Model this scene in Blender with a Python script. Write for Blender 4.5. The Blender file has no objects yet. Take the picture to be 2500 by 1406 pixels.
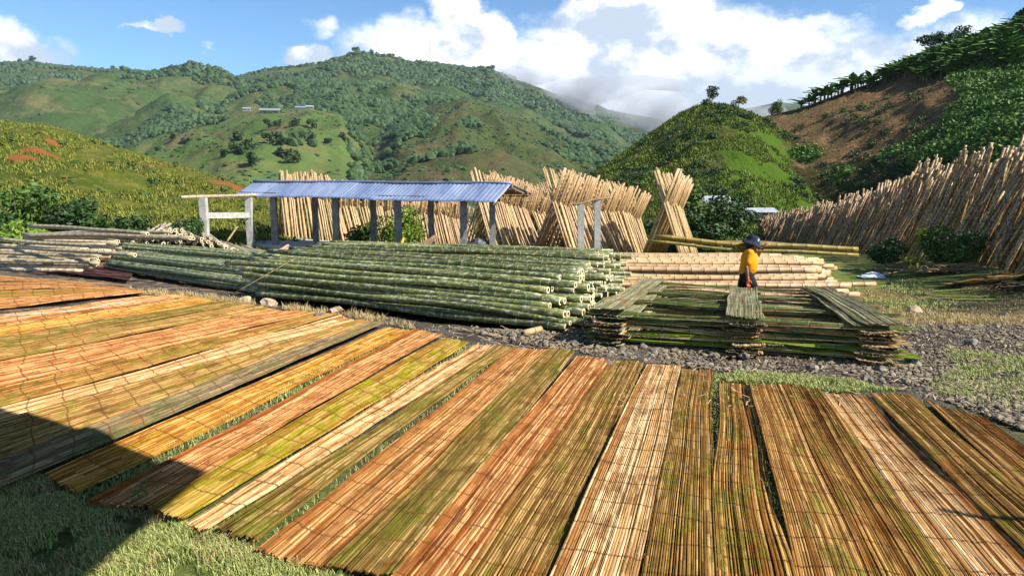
import bpy, math, random
import numpy as np
from mathutils import Vector, Matrix, noise as mnoise
random.seed(7); rng = np.random.default_rng(7)
S = bpy.context.scene
COL = S.collection
R = math.radians
# ------------------------------------------------------------------ camera
F_PX, CX, CY, PITCH, CAMZ = 1700.0, 1250.0, 703.0, 8.8, 2.3
cd = bpy.data.cameras.new('camera'); cam = bpy.data.objects.new('camera', cd); COL.objects.link(cam)
cam.location = (0, 0, CAMZ); cam.rotation_euler = (R(90 - PITCH), 0, 0)
cd.sensor_width = 36; cd.lens = 36 * F_PX / 2500; cd.clip_start = 0.05; cd.clip_end = 20000
S.camera = cam
_c, _s = math.cos(R(PITCH)), math.sin(R(PITCH))
def ray(px, py):
    """world direction of a photo pixel, scaled so that y = 1"""
    dy = F_PX * _c - (py - CY) * _s
    dz = -F_PX * _s - (py - CY) * _c
    return (px - CX) / dy, dz / dy
def at_z(px, py, z=0.0):
    rx, rz = ray(px, py); y = (z - CAMZ) / rz
    return Vector((rx * y, y, z))
def at_y(px, py, y):
    rx, rz = ray(px, py)
    return Vector((rx * y, y, CAMZ + rz * y))
# ------------------------------------------------------------------ light
SUN_AZ, SUN_EL = -24.0, 40.0            # azimuth measured from +X
sd = Vector((math.cos(R(SUN_AZ)) * math.cos(R(SUN_EL)), math.sin(R(SUN_AZ)) * math.cos(R(SUN_EL)), math.sin(R(SUN_EL))))
sl = bpy.data.lights.new('sun', 'SUN'); so = bpy.data.objects.new('sun', sl); COL.objects.link(so)
sl.energy = 5.0; sl.angle = R(0.5); sl.color = (1.0, 0.945, 0.85)
so.rotation_euler = (-sd).to_track_quat('-Z', 'Y').to_euler()
S.view_settings.view_transform = 'Standard'; S.view_settings.look = 'None'
S.view_settings.exposure = 0.80; S.view_settings.gamma = 1
# ------------------------------------------------------------------ node helpers
class NT:
    def __init__(s, tree): s.t = tree; s.n = tree.nodes; s.l = tree.links
    def new(s, ty, **kw):
        n = s.n.new(ty)
        for k, v in kw.items(): setattr(n, k, v)
        return n
    def put(s, sock, v):
        if isinstance(v, bpy.types.NodeSocket): s.l.new(v, sock)
        elif v is not None: sock.default_value = v
    def m(s, op, a, b=None, c=None, clamp=False):
        n = s.new('ShaderNodeMath', operation=op, use_clamp=clamp)
        s.put(n.inputs[0], a); s.put(n.inputs[1], b)
        if c is not None: s.put(n.inputs[2], c)
        return n.outputs[0]
    def mix(s, f, a, b, mode='MIX'):
        n = s.new('ShaderNodeMix', data_type='RGBA', blend_type=mode)
        n.clamp_factor = True
        s.put(n.inputs[0], f)
        for i, v in ((6, a), (7, b)):
            if isinstance(v, tuple) and len(v) == 3: v = v + (1,)
            s.put(n.inputs[i], v)
        return n.outputs[2]
    def noise(s, vec, scale, detail=4, rough=.55, dist=0.0):
        n = s.new('ShaderNodeTexNoise'); s.put(n.inputs['Vector'], vec)
        n.inputs['Scale'].default_value = scale; n.inputs['Detail'].default_value = detail
        n.inputs['Roughness'].default_value = rough; n.inputs['Distortion'].default_value = dist
        return n.outputs[0]
    def step(s, v, lo, hi, a=0.0, b=1.0):
        n = s.new('ShaderNodeMapRange', interpolation_type='SMOOTHSTEP')
        s.put(n.inputs[0], v); s.put(n.inputs[1], lo); s.put(n.inputs[2], hi); s.put(n.inputs[3], a); s.put(n.inputs[4], b)
        return n.outputs[0]
    def scale(s, vec, sc):
        n = s.new('ShaderNodeVectorMath', operation='MULTIPLY'); s.put(n.inputs[0], vec); n.inputs[1].default_value = sc
        return n.outputs[0]
    def addv(s, vec, v):
        n = s.new('ShaderNodeVectorMath', operation='ADD'); s.put(n.inputs[0], vec); s.put(n.inputs[1], v)
        return n.outputs[0]
def material(name, rough=.8, spec=.25):
    m = bpy.data.materials.new(name); m.use_nodes = True
    t = NT(m.node_tree); b = t.n['Principled BSDF']
    b.inputs['Roughness'].default_value = rough; b.inputs['Specular IOR Level'].default_value = spec
    return m, t, b
def bump(t, b, h, strength=.4, dist=.02):
    n = t.new('ShaderNodeBump'); t.put(n.inputs['Height'], h)
    n.inputs['Strength'].default_value = strength; n.inputs['Distance'].default_value = dist
    t.l.new(n.outputs[0], b.inputs['Normal'])
def simple(name, c1, c2=None, scale=6, rough=.8, spec=.25, bs=.3, bd=.02, rnd=0.0, sc3=(1, 1, 1)):
    m, t, b = material(name, rough, spec)
    tc = t.new('ShaderNodeTexCoord'); v = t.scale(tc.outputs['Object'], sc3)
    n = t.noise(v, scale, 6, .65); c = t.mix(t.step(n, .35, .65), c1, c2 or c1)
    if rnd:
        oi = t.new('ShaderNodeObjectInfo')
        h = t.new('ShaderNodeHueSaturation'); t.put(h.inputs['Color'], c)
        t.put(h.inputs['Value'], t.m('MULTIPLY_ADD', oi.outputs['Random'], 2 * rnd, 1 - rnd)); c = h.outputs[0]
    t.put(b.inputs['Base Color'], c)
    if bs: bump(t, b, n, bs, bd)
    return m
# ------------------------------------------------------------------ world: sky and clouds
W = bpy.data.worlds.new('World'); S.world = W; W.use_nodes = True
t = NT(W.node_tree); bg = t.n['Background']
sky = t.new('ShaderNodeTexSky', sky_type='NISHITA'); sky.sun_disc = False
sky.sun_elevation = R(SUN_EL); sky.sun_rotation = R(90 - SUN_AZ); sky.air_density = 1.0; sky.dust_density = .6; sky.ozone_density = 2.0; sky.altitude = 1200
tc = t.new('ShaderNodeTexCoord'); sx = t.new('ShaderNodeSeparateXYZ'); t.l.new(tc.outputs['Generated'], sx.inputs[0])
az = t.m('ARCTAN2', sx.outputs[0], sx.outputs[1]); el = t.m('ARCSINE', sx.outputs[2])
dirv = t.scale(tc.outputs['Generated'], (1, 1, 1.5))
warp = t.m('SUBTRACT', t.noise(dirv, 9, 7, .6), .5)
warp2 = t.m('SUBTRACT', t.noise(t.addv(dirv, (3.1, 1.7, .4)), 9, 7, .6), .5)
azw = t.m('MULTIPLY_ADD', warp, .16, az); elw = t.m('MULTIPLY_ADD', warp2, .11, el)
blobs = [(1640, 175, 430, 115, 1.15), (1110, 40, 75, 95, .95), (1185, 120, 95, 75, 1.1), (2020, 165, 330, 75, .95), (1530, 45, 200, 60, .95), (1420, 150, 75, 40, 1.0),
         (1900, 50, 230, 30, .6), (40, 125, 110, 50, .85), (745, 133, 62, 26, 1.15), (905, 150, 90, 22, .8), (370, 78, 70, 11, .75), (2280, 42, 34, 20, .9), (1480, 245, 480, 75, 1.5), (1750, 130, 260, 70, .9),
         (1010, 120, 210, 70, .72), (780, 75, 50, 28, .5), (530, 136, 40, 12, .45), (2300, 120, 260, 60, .6), (2050, 235, 420, 60, 1.2)]
dens = None
for (px, py, rx, ry, st) in blobs:
    a0, s0 = ray(px, py); A = math.atan(a0); E = math.atan(s0 * math.cos(A))
    dx = t.m('DIVIDE', t.m('SUBTRACT', azw, A), rx / 1700.0); dy = t.m('DIVIDE', t.m('SUBTRACT', elw, E), ry / 1700.0)
    d2 = t.m('ADD', t.m('MULTIPLY', dx, dx), t.m('MULTIPLY', dy, dy))
    g = t.m('MULTIPLY', t.m('EXPONENT', t.m('MULTIPLY', d2, -.8)), st)
    dens = g if dens is None else t.m('MAXIMUM', dens, g)
# thin wisps everywhere, heavier cloud behind the viewer
wisp = t.step(t.noise(t.scale(tc.outputs['Generated'], (1.4, 1.4, 6)), 3.2, 7, .62), .5, .82, 0, .42)
dens = t.m('MAXIMUM', dens, wisp)
fine = t.m('SUBTRACT', t.noise(dirv, 22, 8, .62), .5)
dens = t.m('MULTIPLY_ADD', fine, .35, dens)
mask = t.step(dens, .28, .66)
lum = t.noise(t.addv(dirv, (.0, .0, .13)), 11, 7, .6)
core = t.step(dens, .55, 1.0)
lit = t.step(lum, .40, .54)
el_n = t.step(el, .10, .20)
cc = t.mix(t.m('MULTIPLY', lit, t.m('MULTIPLY_ADD', el_n, .7, .3)), (6.0, 6.9, 8.2), (13.0, 13.0, 13.2))
skc = t.mix(1.0, sky.outputs[0], (.98, 1.30, 1.52), 'MULTIPLY')
fin = t.mix(t.m('MULTIPLY', mask, .94), skc, cc)
t.put(bg.inputs[0], fin); bg.inputs[1].default_value = .066
# ------------------------------------------------------------------ object helpers
def tag(o, label=None, cat=None, group=None, kind=None):
    if label: o['label'] = label
    if cat: o['category'] = cat
    if group: o['group'] = group
    if kind: o['kind'] = kind
    return o
def empty(name, loc, label, cat, group=None, rz=0):
    o = bpy.data.objects.new(name, None); COL.objects.link(o); o.location = loc; o.rotation_euler = (0, 0, rz); o.empty_display_size = .2
    return tag(o, label, cat, group)
def mesh_data(name, V, Fa, smooth=False):
    V = np.asarray(V, dtype=np.float32); me = bpy.data.meshes.new(name)
    if isinstance(Fa, np.ndarray):
        n, k = Fa.shape
        me.vertices.add(len(V)); me.vertices.foreach_set('co', V.ravel())
        me.loops.add(n * k); me.loops.foreach_set('vertex_index', Fa.astype(np.int32).ravel())
        me.polygons.add(n); me.polygons.foreach_set('loop_start', np.arange(0, n * k, k, dtype=np.int32))
        try: me.polygons.foreach_set('loop_total', np.full(n, k, dtype=np.int32))
        except Exception: pass
        me.update(calc_edges=True)
    else:
        me.from_pydata([tuple(v) for v in V], [], Fa); me.update()
    me.polygons.foreach_set('use_smooth', np.full(len(me.polygons), smooth)); return me
def obj(name, me, mats=None, parent=None):
    o = bpy.data.objects.new(name, me); COL.objects.link(o)
    if mats:
        for m in (mats if isinstance(mats, (list, tuple)) else [mats]): me.materials.append(m)
    if parent: o.parent = parent
    return o
class MB:
    def __init__(s): s.v = []; s.f = []; s.mi = []
    def add(s, V, Fc, mi=0):
        b = len(s.v); s.v += [tuple(p) for p in V]; s.f += [tuple(b + i for i in f) for f in Fc]; s.mi += [mi] * len(Fc)
    def box(s, c, size, rz=0, mi=0, M=None, bev=0.0):
        hx, hy, hz = [q / 2 for q in size]
        if M is None: M = Matrix.Translation(c) @ Matrix.Rotation(rz, 4, 'Z')
        P = [M @ Vector((a * hx, b * hy, d * hz)) for a in (-1, 1) for b in (-1, 1) for d in (-1, 1)]
        s.add(P, [(0, 1, 3, 2), (4, 6, 7, 5), (0, 4, 5, 1), (2, 3, 7, 6), (0, 2, 6, 4), (1, 5, 7, 3)], mi)
    def beam(s, p0, p1, w, h, mi=0, wob=0.0, seg=1):
        p0, p1 = Vector(p0), Vector(p1); d = (p1 - p0).normalized()
        up = Vector((0, 0, 1)) if abs(d.z) < .9 else Vector((0, 1, 0))
        a = d.cross(up).normalized(); b = a.cross(d); P = []
        for i in range(seg + 1):
            q = p0.lerp(p1, i / seg) + Vector((random.uniform(-wob, wob) for _ in range(3)))
            P += [q + a * w / 2 * u + b * h / 2 * v for u, v in ((-1, -1), (1, -1), (1, 1), (-1, 1))]
        Fc = [(3, 2, 1, 0), tuple(4 * seg + i for i in range(4))]
        for i in range(seg):
            for k in range(4): Fc.append((4 * i + k, 4 * i + (k + 1) % 4, 4 * i + 4 + (k + 1) % 4, 4 * i + 4 + k))
        s.add(P, Fc, mi)
    def tube(s, pts, rad, n=8, mi=0, caps=True):
        pts = [Vector(p) for p in pts]
        if not hasattr(rad, '__len__'): rad = [rad] * len(pts)
        P = []
        for i, p in enumerate(pts):
            d = (pts[min(i + 1, len(pts) - 1)] - pts[max(i - 1, 0)]).normalized()
            up = Vector((0, 0, 1)) if abs(d.z) < .95 else Vector((1, 0, 0))
            a = d.cross(up).normalized(); b = a.cross(d)
            for k in range(n):
                an = 2 * math.pi * k / n; P.append(p + (a * math.cos(an) + b * math.sin(an)) * rad[i])
        Fc = []
        for i in range(len(pts) - 1):
            for k in range(n): Fc.append((n * i + k, n * i + (k + 1) % n, n * i + n + (k + 1) % n, n * i + n + k))
        if caps: Fc += [tuple(range(n))[::-1], tuple(n * (len(pts) - 1) + k for k in range(n))]
        s.add(P, Fc, mi)
    def build(s, name, mats, parent=None, smooth=False):
        me = bpy.data.meshes.new(name); me.from_pydata(s.v, [], s.f); me.update()
        mats = mats if isinstance(mats, (list, tuple)) else [mats]
        o = obj(name, me, mats, parent)
        if len(mats) > 1: me.polygons.foreach_set('material_index', s.mi)
        me.polygons.foreach_set('use_smooth', [smooth] * len(me.polygons)); return o
def sm(a, b, x):
    x = np.clip((np.asarray(x, float) - a) / (b - a), 0, 1); return x * x * (3 - 2 * x)
def fbm(x, y, sc=1.0, oct=4, seed=0.0):
    return mnoise.fractal(Vector((x * sc + seed, y * sc - seed, seed * .37)), .9, 2.0, oct)
# ------------------------------------------------------------------ terrain
GW = [(-999, 0), (10.5, 0), (14.5, -.48), (20, -.60), (25, -.70), (31, -.95), (36, -1.8), (43, -2.7), (72, -5.8), (100, -8), (9999, -8)]
def ground_z(x, y):
    w = y + .45 * min(x, 0.0)
    g = float(np.interp(w, [a for a, b in GW], [b for a, b in GW]))
    if x > 10.5 and y < 30: g += .34 * float(sm(10.5, 14, x) * (1 - sm(19, 29, y)) * sm(12, 16, y))
    return g
def on_ground(px, py):
    z = 0
    for _ in range(25):
        p = at_z(px, py, z); z = .5 * z + .5 * ground_z(p.x, p.y)
    return Vector((p.x, p.y, ground_z(p.x, p.y)))
# ------------------------------------------------------------------ materials: ground
def ground_material():
    m, t, b = material('ground_soil', .95, .1)
    g = t.new('ShaderNodeNewGeometry'); P = g.outputs['Position']
    n1 = t.noise(P, .55, 5, .6); n2 = t.noise(P, 2.3, 6, .7); n3 = t.noise(P, 14, 6, .75); n4 = t.noise(t.scale(P, (1, .6, 1)), 45, 5, .7)
    soil = t.mix(n3, (.035, .026, .020), (.12, .09, .065))
    stone = t.mix(t.step(n4, .42, .62), (.04, .034, .028), (.23, .195, .15))
    dry = t.mix(t.step(n4, .35, .65), (.22, .135, .06), (.48, .33, .15))
    green = t.mix(t.step(n3, .3, .7), (.06, .095, .015), (.20, .25, .05))
    c = t.mix(t.step(n2, .40, .58), soil, stone)
    s = t.new('ShaderNodeSeparateXYZ'); t.l.new(P, s.inputs[0])
    # right-hand yard: dry straw, then turf
    yy = t.m('MULTIPLY_ADD', n1, 7.0, s.outputs[1])
    rx = t.step(t.m('MULTIPLY_ADD', n1, 4, s.outputs[0]), 5.5, 8)
    band = t.m('MULTIPLY', t.step(yy, 14.2, 15.8), rx)
    c = t.mix(t.m('MULTIPLY', band, .95), c, t.mix(t.step(n2, .42, .56), dry, green))
    tb = t.m('MULTIPLY', t.step(yy, 19, 21.5), rx)
    c = t.mix(t.m('MULTIPLY', tb, t.step(n1, .40, .5, .35, .8)), c, green)
    near = t.step(t.m('MULTIPLY_ADD', n1, 3, s.outputs[1]), 9.0, 5.0)
    c = t.mix(t.m('MULTIPLY', near, t.step(n2, .35, .6, .5, 1)), c, green)
    lf = t.step(s.outputs[0], -2, -5)
    c = t.mix(t.m('MULTIPLY', lf, t.step(n2, .5, .62, 0, .8)), c, dry)
    far = t.step(s.outputs[1], 34, 42)
    c = t.mix(far, c, t.mix(n2, (.03, .06, .012), (.09, .14, .03)))
    t.put(b.inputs['Base Color'], c)
    bump(t, b, t.m('ADD', t.m('MULTIPLY', n3, .7), t.m('MULTIPLY', n4, .6)), .9, .05)
    return m
def axis(lo, hi, fine_lo, fine_hi, step, grow=1.25):
    a = list(np.arange(fine_lo, fine_hi, step)); s = step; v = a[-1]
    while v < hi: s *= grow; v += s; a.append(v)
    s = step; v = a[0]; pre = []
    while v > lo: s *= grow; v -= s; pre.append(v)
    return pre[::-1] + a
xs = axis(-2500, 2500, -22, 24, .22); ys = axis(-300, 3500, 1, 34, .22)
V = []
for y in ys:
    for x in xs:
        z = ground_z(x, y)
        if 0 < y < 60 and abs(x) < 60: z += .035 * fbm(x, y, .9, 4, 3.1) + (.018 * fbm(x, y, 5, 3, 1.1) if y < 34 and abs(x) < 24 else 0) - .02
        V.append((x, y, z))
nx, ny = len(xs), len(ys)
I = np.arange((nx) * (ny)).reshape(ny, nx)
Fq = np.stack([I[:-1, :-1], I[:-1, 1:], I[1:, 1:], I[1:, :-1]], -1).reshape(-1, 4)
GM = ground_material()
tag(obj('ground', mesh_data('ground', V, Fq, True), GM), kind='structure')
# ------------------------------------------------------------------ hills
class Hill:
    """heightfield between a foot line and a skyline, in world coordinates"""
    def __init__(s, sky, Dr, foot_z, Df, amp, nsc, seed, ease=1.0, gully=0.0):
        q = sorted([ray(px, py) for px, py in sky]); s.r = np.array([a for a, b in q]); s.sl = np.array([b for a, b in q])
        s.Dr, s.fz, s.Df, s.amp, s.nsc, s.seed, s.ease, s.gully = Dr, foot_z, Df, amp, nsc, seed, ease, gully
    def _ev(s, q, r): return q(r) if callable(q) else q
    def pt(s, r, t):
        D1 = s._ev(s.Dr, r); D0 = s._ev(s.Df, r); zf = s._ev(s.fz, r)
        zt = CAMZ + float(np.interp(r, s.r, s.sl)) * D1
        if t <= 1:
            D = D0 + (D1 - D0) * t; e = t ** s.ease; e = e * (1 - .25 * t) + .25 * t * math.sin(t * math.pi / 2)
            z = zf + (zt - zf) * e
            k = math.sin(math.pi * min(1, t * 1.0)) ** .8
        else:
            D = D1 + (D1 - D0) * (t - 1); z = zt - (zt - zf) * .9 * (t - 1) ** 1.2; k = 0
        x = r * D
        n = fbm(x, D, s.nsc, 5, s.seed)
        if s.gully: n -= s.gully * abs(fbm(x, D * .35, s.nsc * 1.6, 4, s.seed + 9))
        z += s.amp * n * (k + .015)
        return Vector((x, D, z))
    def build(s, name, mat, r0, r1, nr, nt, over=1.25):
        V = []; rs = np.linspace(r0, r1, nr); ts = np.concatenate([np.linspace(0, 1, nt), np.linspace(1, over, 6)[1:]])
        for tt in ts:
            for r in rs: V.append(s.pt(r, tt))
        nT = len(ts); I = np.arange(nr * nT).reshape(nT, nr)
        Fq = np.stack([I[:-1, :-1], I[:-1, 1:], I[1:, 1:], I[1:, :-1]], -1).reshape(-1, 4)
        return tag(obj(name, mesh_data(name, [tuple(v) for v in V], Fq, True), mat), kind='structure')
def rr(px, py=300): return ray(px, py)[0]
def hill_material(name, cols, sc, bare=None, bs=.6, bd=.5, stretch=(1, 1, 1)):
    m, t, b = material(name, .95, .08)
    g = t.new('ShaderNodeNewGeometry'); P = t.scale(g.outputs['Position'], stretch)
    n1 = t.noise(P, sc, 5, .6, .3); n2 = t.noise(P, sc * 4.5, 6, .65); n3 = t.noise(P, sc * 22, 5, .7)
    c = t.mix(t.step(n1, .38, .62), cols[0], cols[1]); c = t.mix(t.step(n2, .44, .66), c, cols[2])
    c = t.mix(t.m('MULTIPLY', t.step(n3, .35, .7), .55), c, cols[3])
    if bare is not None:
        for (bc, blobs_) in bare:
            s = t.new('ShaderNodeSeparateXYZ'); t.l.new(g.outputs['Position'], s.inputs[0])
            for (bx, by, rx_, ry_) in blobs_:
                dx = t.m('DIVIDE', t.m('SUBTRACT', s.outputs[0], bx), rx_); dy = t.m('DIVIDE', t.m('SUBTRACT', s.outputs[1], by), ry_)
                d = t.m('ADD', t.m('MULTIPLY', dx, dx), t.m('MULTIPLY', dy, dy))
                d = t.m('MULTIPLY_ADD', t.m('SUBTRACT', n2, .5), 3.2, d)
                c = t.mix(t.step(d, 1.1, .75), c, t.mix(n3, bc, tuple(q * .6 for q in bc)))
    t.put(b.inputs['Base Color'], c); bump(t, b, t.m('ADD', n2, n3), bs, bd)
    return m
sky_main = [(-500, 200), (-200, 175), (0, 163), (80, 158), (150, 166), (250, 172), (380, 178), (480, 176), (550, 190), (575, 192), (640, 175), (760, 160), (820, 149), (870, 138), (950, 150),
            (1000, 162), (1050, 166), (1150, 175), (1200, 178), (1280, 202), (1350, 227), (1420, 252), (1480, 270), (1560, 302), (1700, 360), (1900, 420)]
M_A = hill_material('mountain_far', [(.030, .060, .016), (.075, .120, .030), (.14, .13, .05), (.028, .05, .016)], .004, bs=.7, bd=7)
M_C = hill_material('mountain_meadow', [(.10, .15, .038), (.075, .12, .028), (.17, .12, .055), (.05, .085, .022)], .006, bs=.6, bd=3)
hA = Hill(sky_main, 1500, -20, 500, 45, .0030, 4.2, .9, .9); hA.build('mountain', M_A, rr(-450), rr(1900), 330, 110)
hF = Hill([(1300, 260), (1400, 262), (1450, 262), (1520, 275), (1600, 290), (1680, 300), (1800, 270), (1900, 250), (2000, 262), (2100, 300), (2700, 300)], 2600, 0, 1600, 60, .002, 8.8, 1, 1)
hF.build('mountain', M_A, rr(1300), rr(2700), 120, 30)
hB = Hill([(-300, 330), (0, 290), (160, 300), (300, 255), (410, 216), (470, 230), (530, 250), (600, 222), (660, 200), (800, 196), (950, 208), (1000, 222), (1060, 232), (1200, 260), (1350, 290), (1500, 345), (1700, 400)], 1050, -20, 420, 26, .0042, 2.2, .9, .9)
hB.build('mountain', M_A, rr(-300), rr(1700), 280, 90)
hC = Hill([(150, 430), (250, 390), (330, 352), (420, 318), (530, 290), (640, 268), (750, 265), (830, 280), (880, 335), (930, 420), (1000, 470)], 620, -14, 200, 13, .009, 6.1, 1.0, .6)
hC.build('hill', M_C, rr(150), rr(1000), 220, 90)
M_D = hill_material('mountain_scrub', [(.055, .075, .022), (.08, .10, .03), (.12, .085, .04), (.03, .05, .015)], .007, bs=.8, bd=4)
hD = Hill([(740, 480), (800, 435), (880, 350), (1000, 280), (1080, 252), (1130, 243), (1200, 256), (1300, 302), (1400, 335), (1500, 352), (1570, 368), (1700, 400), (1900, 440)], 700, -16, 200, 12, .008, 5.5, .95, 1.2)
hD.build('hill', M_D, rr(740), rr(1900), 260, 100)
# near left hill
lt = [(-900, 160), (-500, 215), (-200, 262), (0, 292), (100, 305), (200, 330), (300, 362), (400, 392), (500, 425), (570, 446), (640, 466), (720, 500), (800, 540), (900, 590)]
HLX = Hill(lt, lambda r: 60 + 25 * max(0, -r - .4), lambda r: ground_z(r * 30, 30) - .15, lambda r: 30.0 + 6 * max(0, r + .45), .9, .13, 1.3, .85, .4)
def hill_at(h, px, py):
    r = rr(px, py); best = min(np.linspace(.02, 1, 120), key=lambda q: abs((h.pt(r, q).z - CAMZ) / h.pt(r, q).y - ray(px, py)[1])); return h.pt(r, best)
BARE = []
for px, py, a_, b_ in [(85, 372, 1.5, 1.6), (60, 384, 1.0, .8), (365, 403, 1.6, .35), (330, 408, .6, .3), (560, 452, 1.9, .8), (605, 462, 1.5, .6), (130, 350, .6, .5)]:
    p = hill_at(HLX, px, py); BARE.append((p.x, p.y, a_, b_))
M_L = hill_material('grass_hill', [(.13, .155, .018), (.075, .115, .014), (.24, .19, .05), (.05, .07, .012)], .35, [((.38, .135, .045), BARE)], .9, .25)

hL = HLX; hL.build('hill', M_L, rr(-800), rr(880), 300, 110)
# cone hill in the middle and the cleared slope on the right
ct = [(1330, 520), (1380, 470), (1430, 432), (1500, 388), (1560, 345), (1600, 315), (1660, 275), (1700, 257), (1730, 251), (1770, 254), (1800, 260), (1850, 282), (1900, 310), (1960, 345), (2050, 420), (2150, 480)]
hK = Hill(ct, 92, -7.0, 56, 2.0, .06, 7.7, .8, .3)
CBR = []
for px, py, a_, b_ in [(1860, 330, 3, 6), (1900, 375, 4.5, 5), (1850, 400, 4, 4), (1930, 430, 4, 4), (1800, 300, 2, 4), (1870, 450, 5, 3)]:
    p = hill_at(hK, px, py); CBR.append((p.x, p.y, a_, b_))
M_K = hill_material('cone_grass', [(.062, .080, .016), (.095, .125, .018), (.13, .12, .035), (.025, .04, .008)], .10, [((.085, .155, .014), CBR)], .9, .5)
hK.build('hill', M_K, rr(1330), rr(2150), 260, 120)
rt = [(1700, 420), (1760, 350), (1830, 296), (1870, 284), (1950, 266), (2050, 230), (2150, 194), (2230, 164), (2350, 126), (2500, 80), (2700, 10), (3200, -140), (3900, -300)]
HRX = Hill(rt, lambda r: 104 - 8 * min(1, max(0, r - .4)), lambda r: -7 + 4.5 * float(sm(.45, .8, r)), lambda r: 62 - 22 * float(sm(.35, .7, r)), 1.6, .08, 3.3, .9, .5)
GRN = []
for px, py, a_, b_ in [(2500, 230, 7, 6), (2440, 310, 5, 3.5), (2520, 330, 7, 4), (2330, 350, 4.5, 1.6), (2220, 362, 3, 1.1), (2510, 175, 8, 6), (2430, 215, 3.5, 3), (1965, 385, 1.6, 2.4), (2560, 400, 7, 4), (2390, 285, 3, 2), (2060, 425, 1.2, .8)]:
    p = hill_at(HRX, px, py); GRN.append((p.x, p.y, a_, b_))
OLV = []
for px, py, a_, b_ in [(2100, 430, 6, 4), (2200, 420, 7, 4), (2300, 400, 6, 4), (2000, 440, 5, 4)]:
    p = hill_at(HRX, px, py); OLV.append((p.x, p.y, a_, b_))
M_R = hill_material('cleared_slope', [(.20, .11, .052), (.16, .115, .05), (.28, .155, .07), (.12, .10, .04)], .12, [((.075, .070, .022), OLV), ((.055, .12, .014), GRN)], 1.0, .5)
hR = HRX; hR.build('hill', M_R, rr(1700), rr(3800), 300, 120)
# ------------------------------------------------------------------ foliage helpers
def leafmat(name, c1, c2, rough=.6, trans=.0):
    m, t, b = material(name, rough, .3)
    g = t.new('ShaderNodeNewGeometry'); n = t.noise(g.outputs['Position'], 3.0, 4, .6)
    at = t.new('ShaderNodeAttribute', attribute_name='tone')
    f = t.m('ADD', t.m('MULTIPLY', at.outputs['Fac'], .8), t.m('MULTIPLY', t.step(n, .35, .65), .35))
    t.put(b.inputs['Base Color'], t.mix(f, c1, c2)); return m
def set_tone(me, vals):
    a = me.attributes.new('tone', 'FLOAT', 'FACE'); a.data.foreach_set('value', np.asarray(vals, dtype=np.float32))
def leaves(centres, radii, n, size, flat=.8, aspect=2.2, up=.0):
    """n leaf quads spread through several ellipsoidal clumps -> V, F, tone"""
    centres = np.array(centres, float); radii = np.array(radii, float)
    w = radii[:, 0] * radii[:, 1] * radii[:, 2]; w /= w.sum(); k = rng.choice(len(centres), n, p=w)
    d = rng.normal(size=(n, 3)); d /= np.linalg.norm(d, axis=1)[:, None]; rad = rng.uniform(.35, 1.08, n) ** .6
    P = centres[k] + d * rad[:, None] * radii[k]
    a = rng.normal(size=(n, 3)); a[:, 2] = a[:, 2] * flat + up; a /= np.linalg.norm(a, axis=1)[:, None]
    b = np.cross(a, d + rng.normal(size=(n, 3)) * .7); b /= np.linalg.norm(b, axis=1)[:, None] + 1e-9
    s = size * rng.uniform(.6, 1.35, n)[:, None]
    V = np.stack([P - a * s, P + b * s / aspect, P + a * s, P - b * s / aspect], 1).reshape(-1, 3)
    Fq = np.arange(4 * n).reshape(n, 4); clump = rng.uniform(0, 1, len(centres))[k]
    return V, Fq, np.clip(.55 * clump + .45 * rng.uniform(0, 1, n), 0, 1)
def crown_mesh(name, centres, radii, n, size, **kw):
    V, Fq, tn = leaves(centres, radii, n, size, **kw); me = mesh_data(name, V, Fq); set_tone(me, tn); return me
BARK = simple('bark', (.10, .075, .05), (.20, .16, .12), 9, .9, .1, .6, .02)
LEAF = {k: leafmat('leaf_' + k, a, b) for k, a, b in [('dark', (.012, .035, .008), (.05, .10, .018)), ('mid', (.025, .065, .010), (.10, .17, .022)), ('bright', (.06, .13, .012), (.20, .28, .03)),
        ('yellow', (.16, .19, .015), (.36, .36, .04)), ('banana', (.03, .09, .012), (.13, .26, .03)), ('far', (.018, .042, .014), (.055, .098, .025)), ('under', (.03, .08, .010), (.13, .23, .025)), ('olive', (.06, .07, .012), (.16, .15, .03))]}
def lumps(w, h, n, base=.0, seed=0):
    r = random.Random(seed); C = []; Rr = []
    for i in range(n):
        a = r.uniform(0, 6.28); q = math.sqrt(r.random()) * .68; z = r.uniform(.18, .85)
        k = r.uniform(.26, .44) * (1.1 - .4 * abs(z - .45))
        C.append((math.cos(a) * q * w / 2, math.sin(a) * q * w / 2, base + z * h)); Rr.append((k * w / 1.6, k * w / 1.6, k * h / 1.5))
    return C, Rr
def tree(name, label, cat, loc, h, w, leaf, n=900, size=.18, crown_base=.35, group=None, nl=9, seed=1, trunk_r=None, limbs=4, lean=(0, 0)):
    r = random.Random(seed); e = empty(name, loc, label, cat, group)
    m = MB(); tr = trunk_r or h * .03; top = Vector((lean[0], lean[1], h * .75))
    m.tube([(0, 0, -.3), (top.x * .3 + r.uniform(-.03, .03) * h, 0, h * .3), top * .7, top], [tr * 1.3, tr, tr * .7, tr * .35], 7)
    for i in range(limbs):
        a = r.uniform(0, 6.28); b0 = top * r.uniform(.45, .8); e1 = Vector((math.cos(a) * w * .36, math.sin(a) * w * .36, h * r.uniform(.6, .9))) + Vector((lean[0], lean[1], 0))
        m.tube([b0, b0.lerp(e1, .5) + Vector((0, 0, -.03 * h)), e1], [tr * .5, tr * .35, tr * .15], 5)
    m.build('trunk', BARK, e, True)
    C, Rr = lumps(w, h * (1 - crown_base), nl, h * crown_base, seed); C = [(a + lean[0], b + lean[1], c) for a, b, c in C]
    obj('crown', crown_mesh('crown', C, Rr, n, size), LEAF[leaf], e)
    return e
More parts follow.
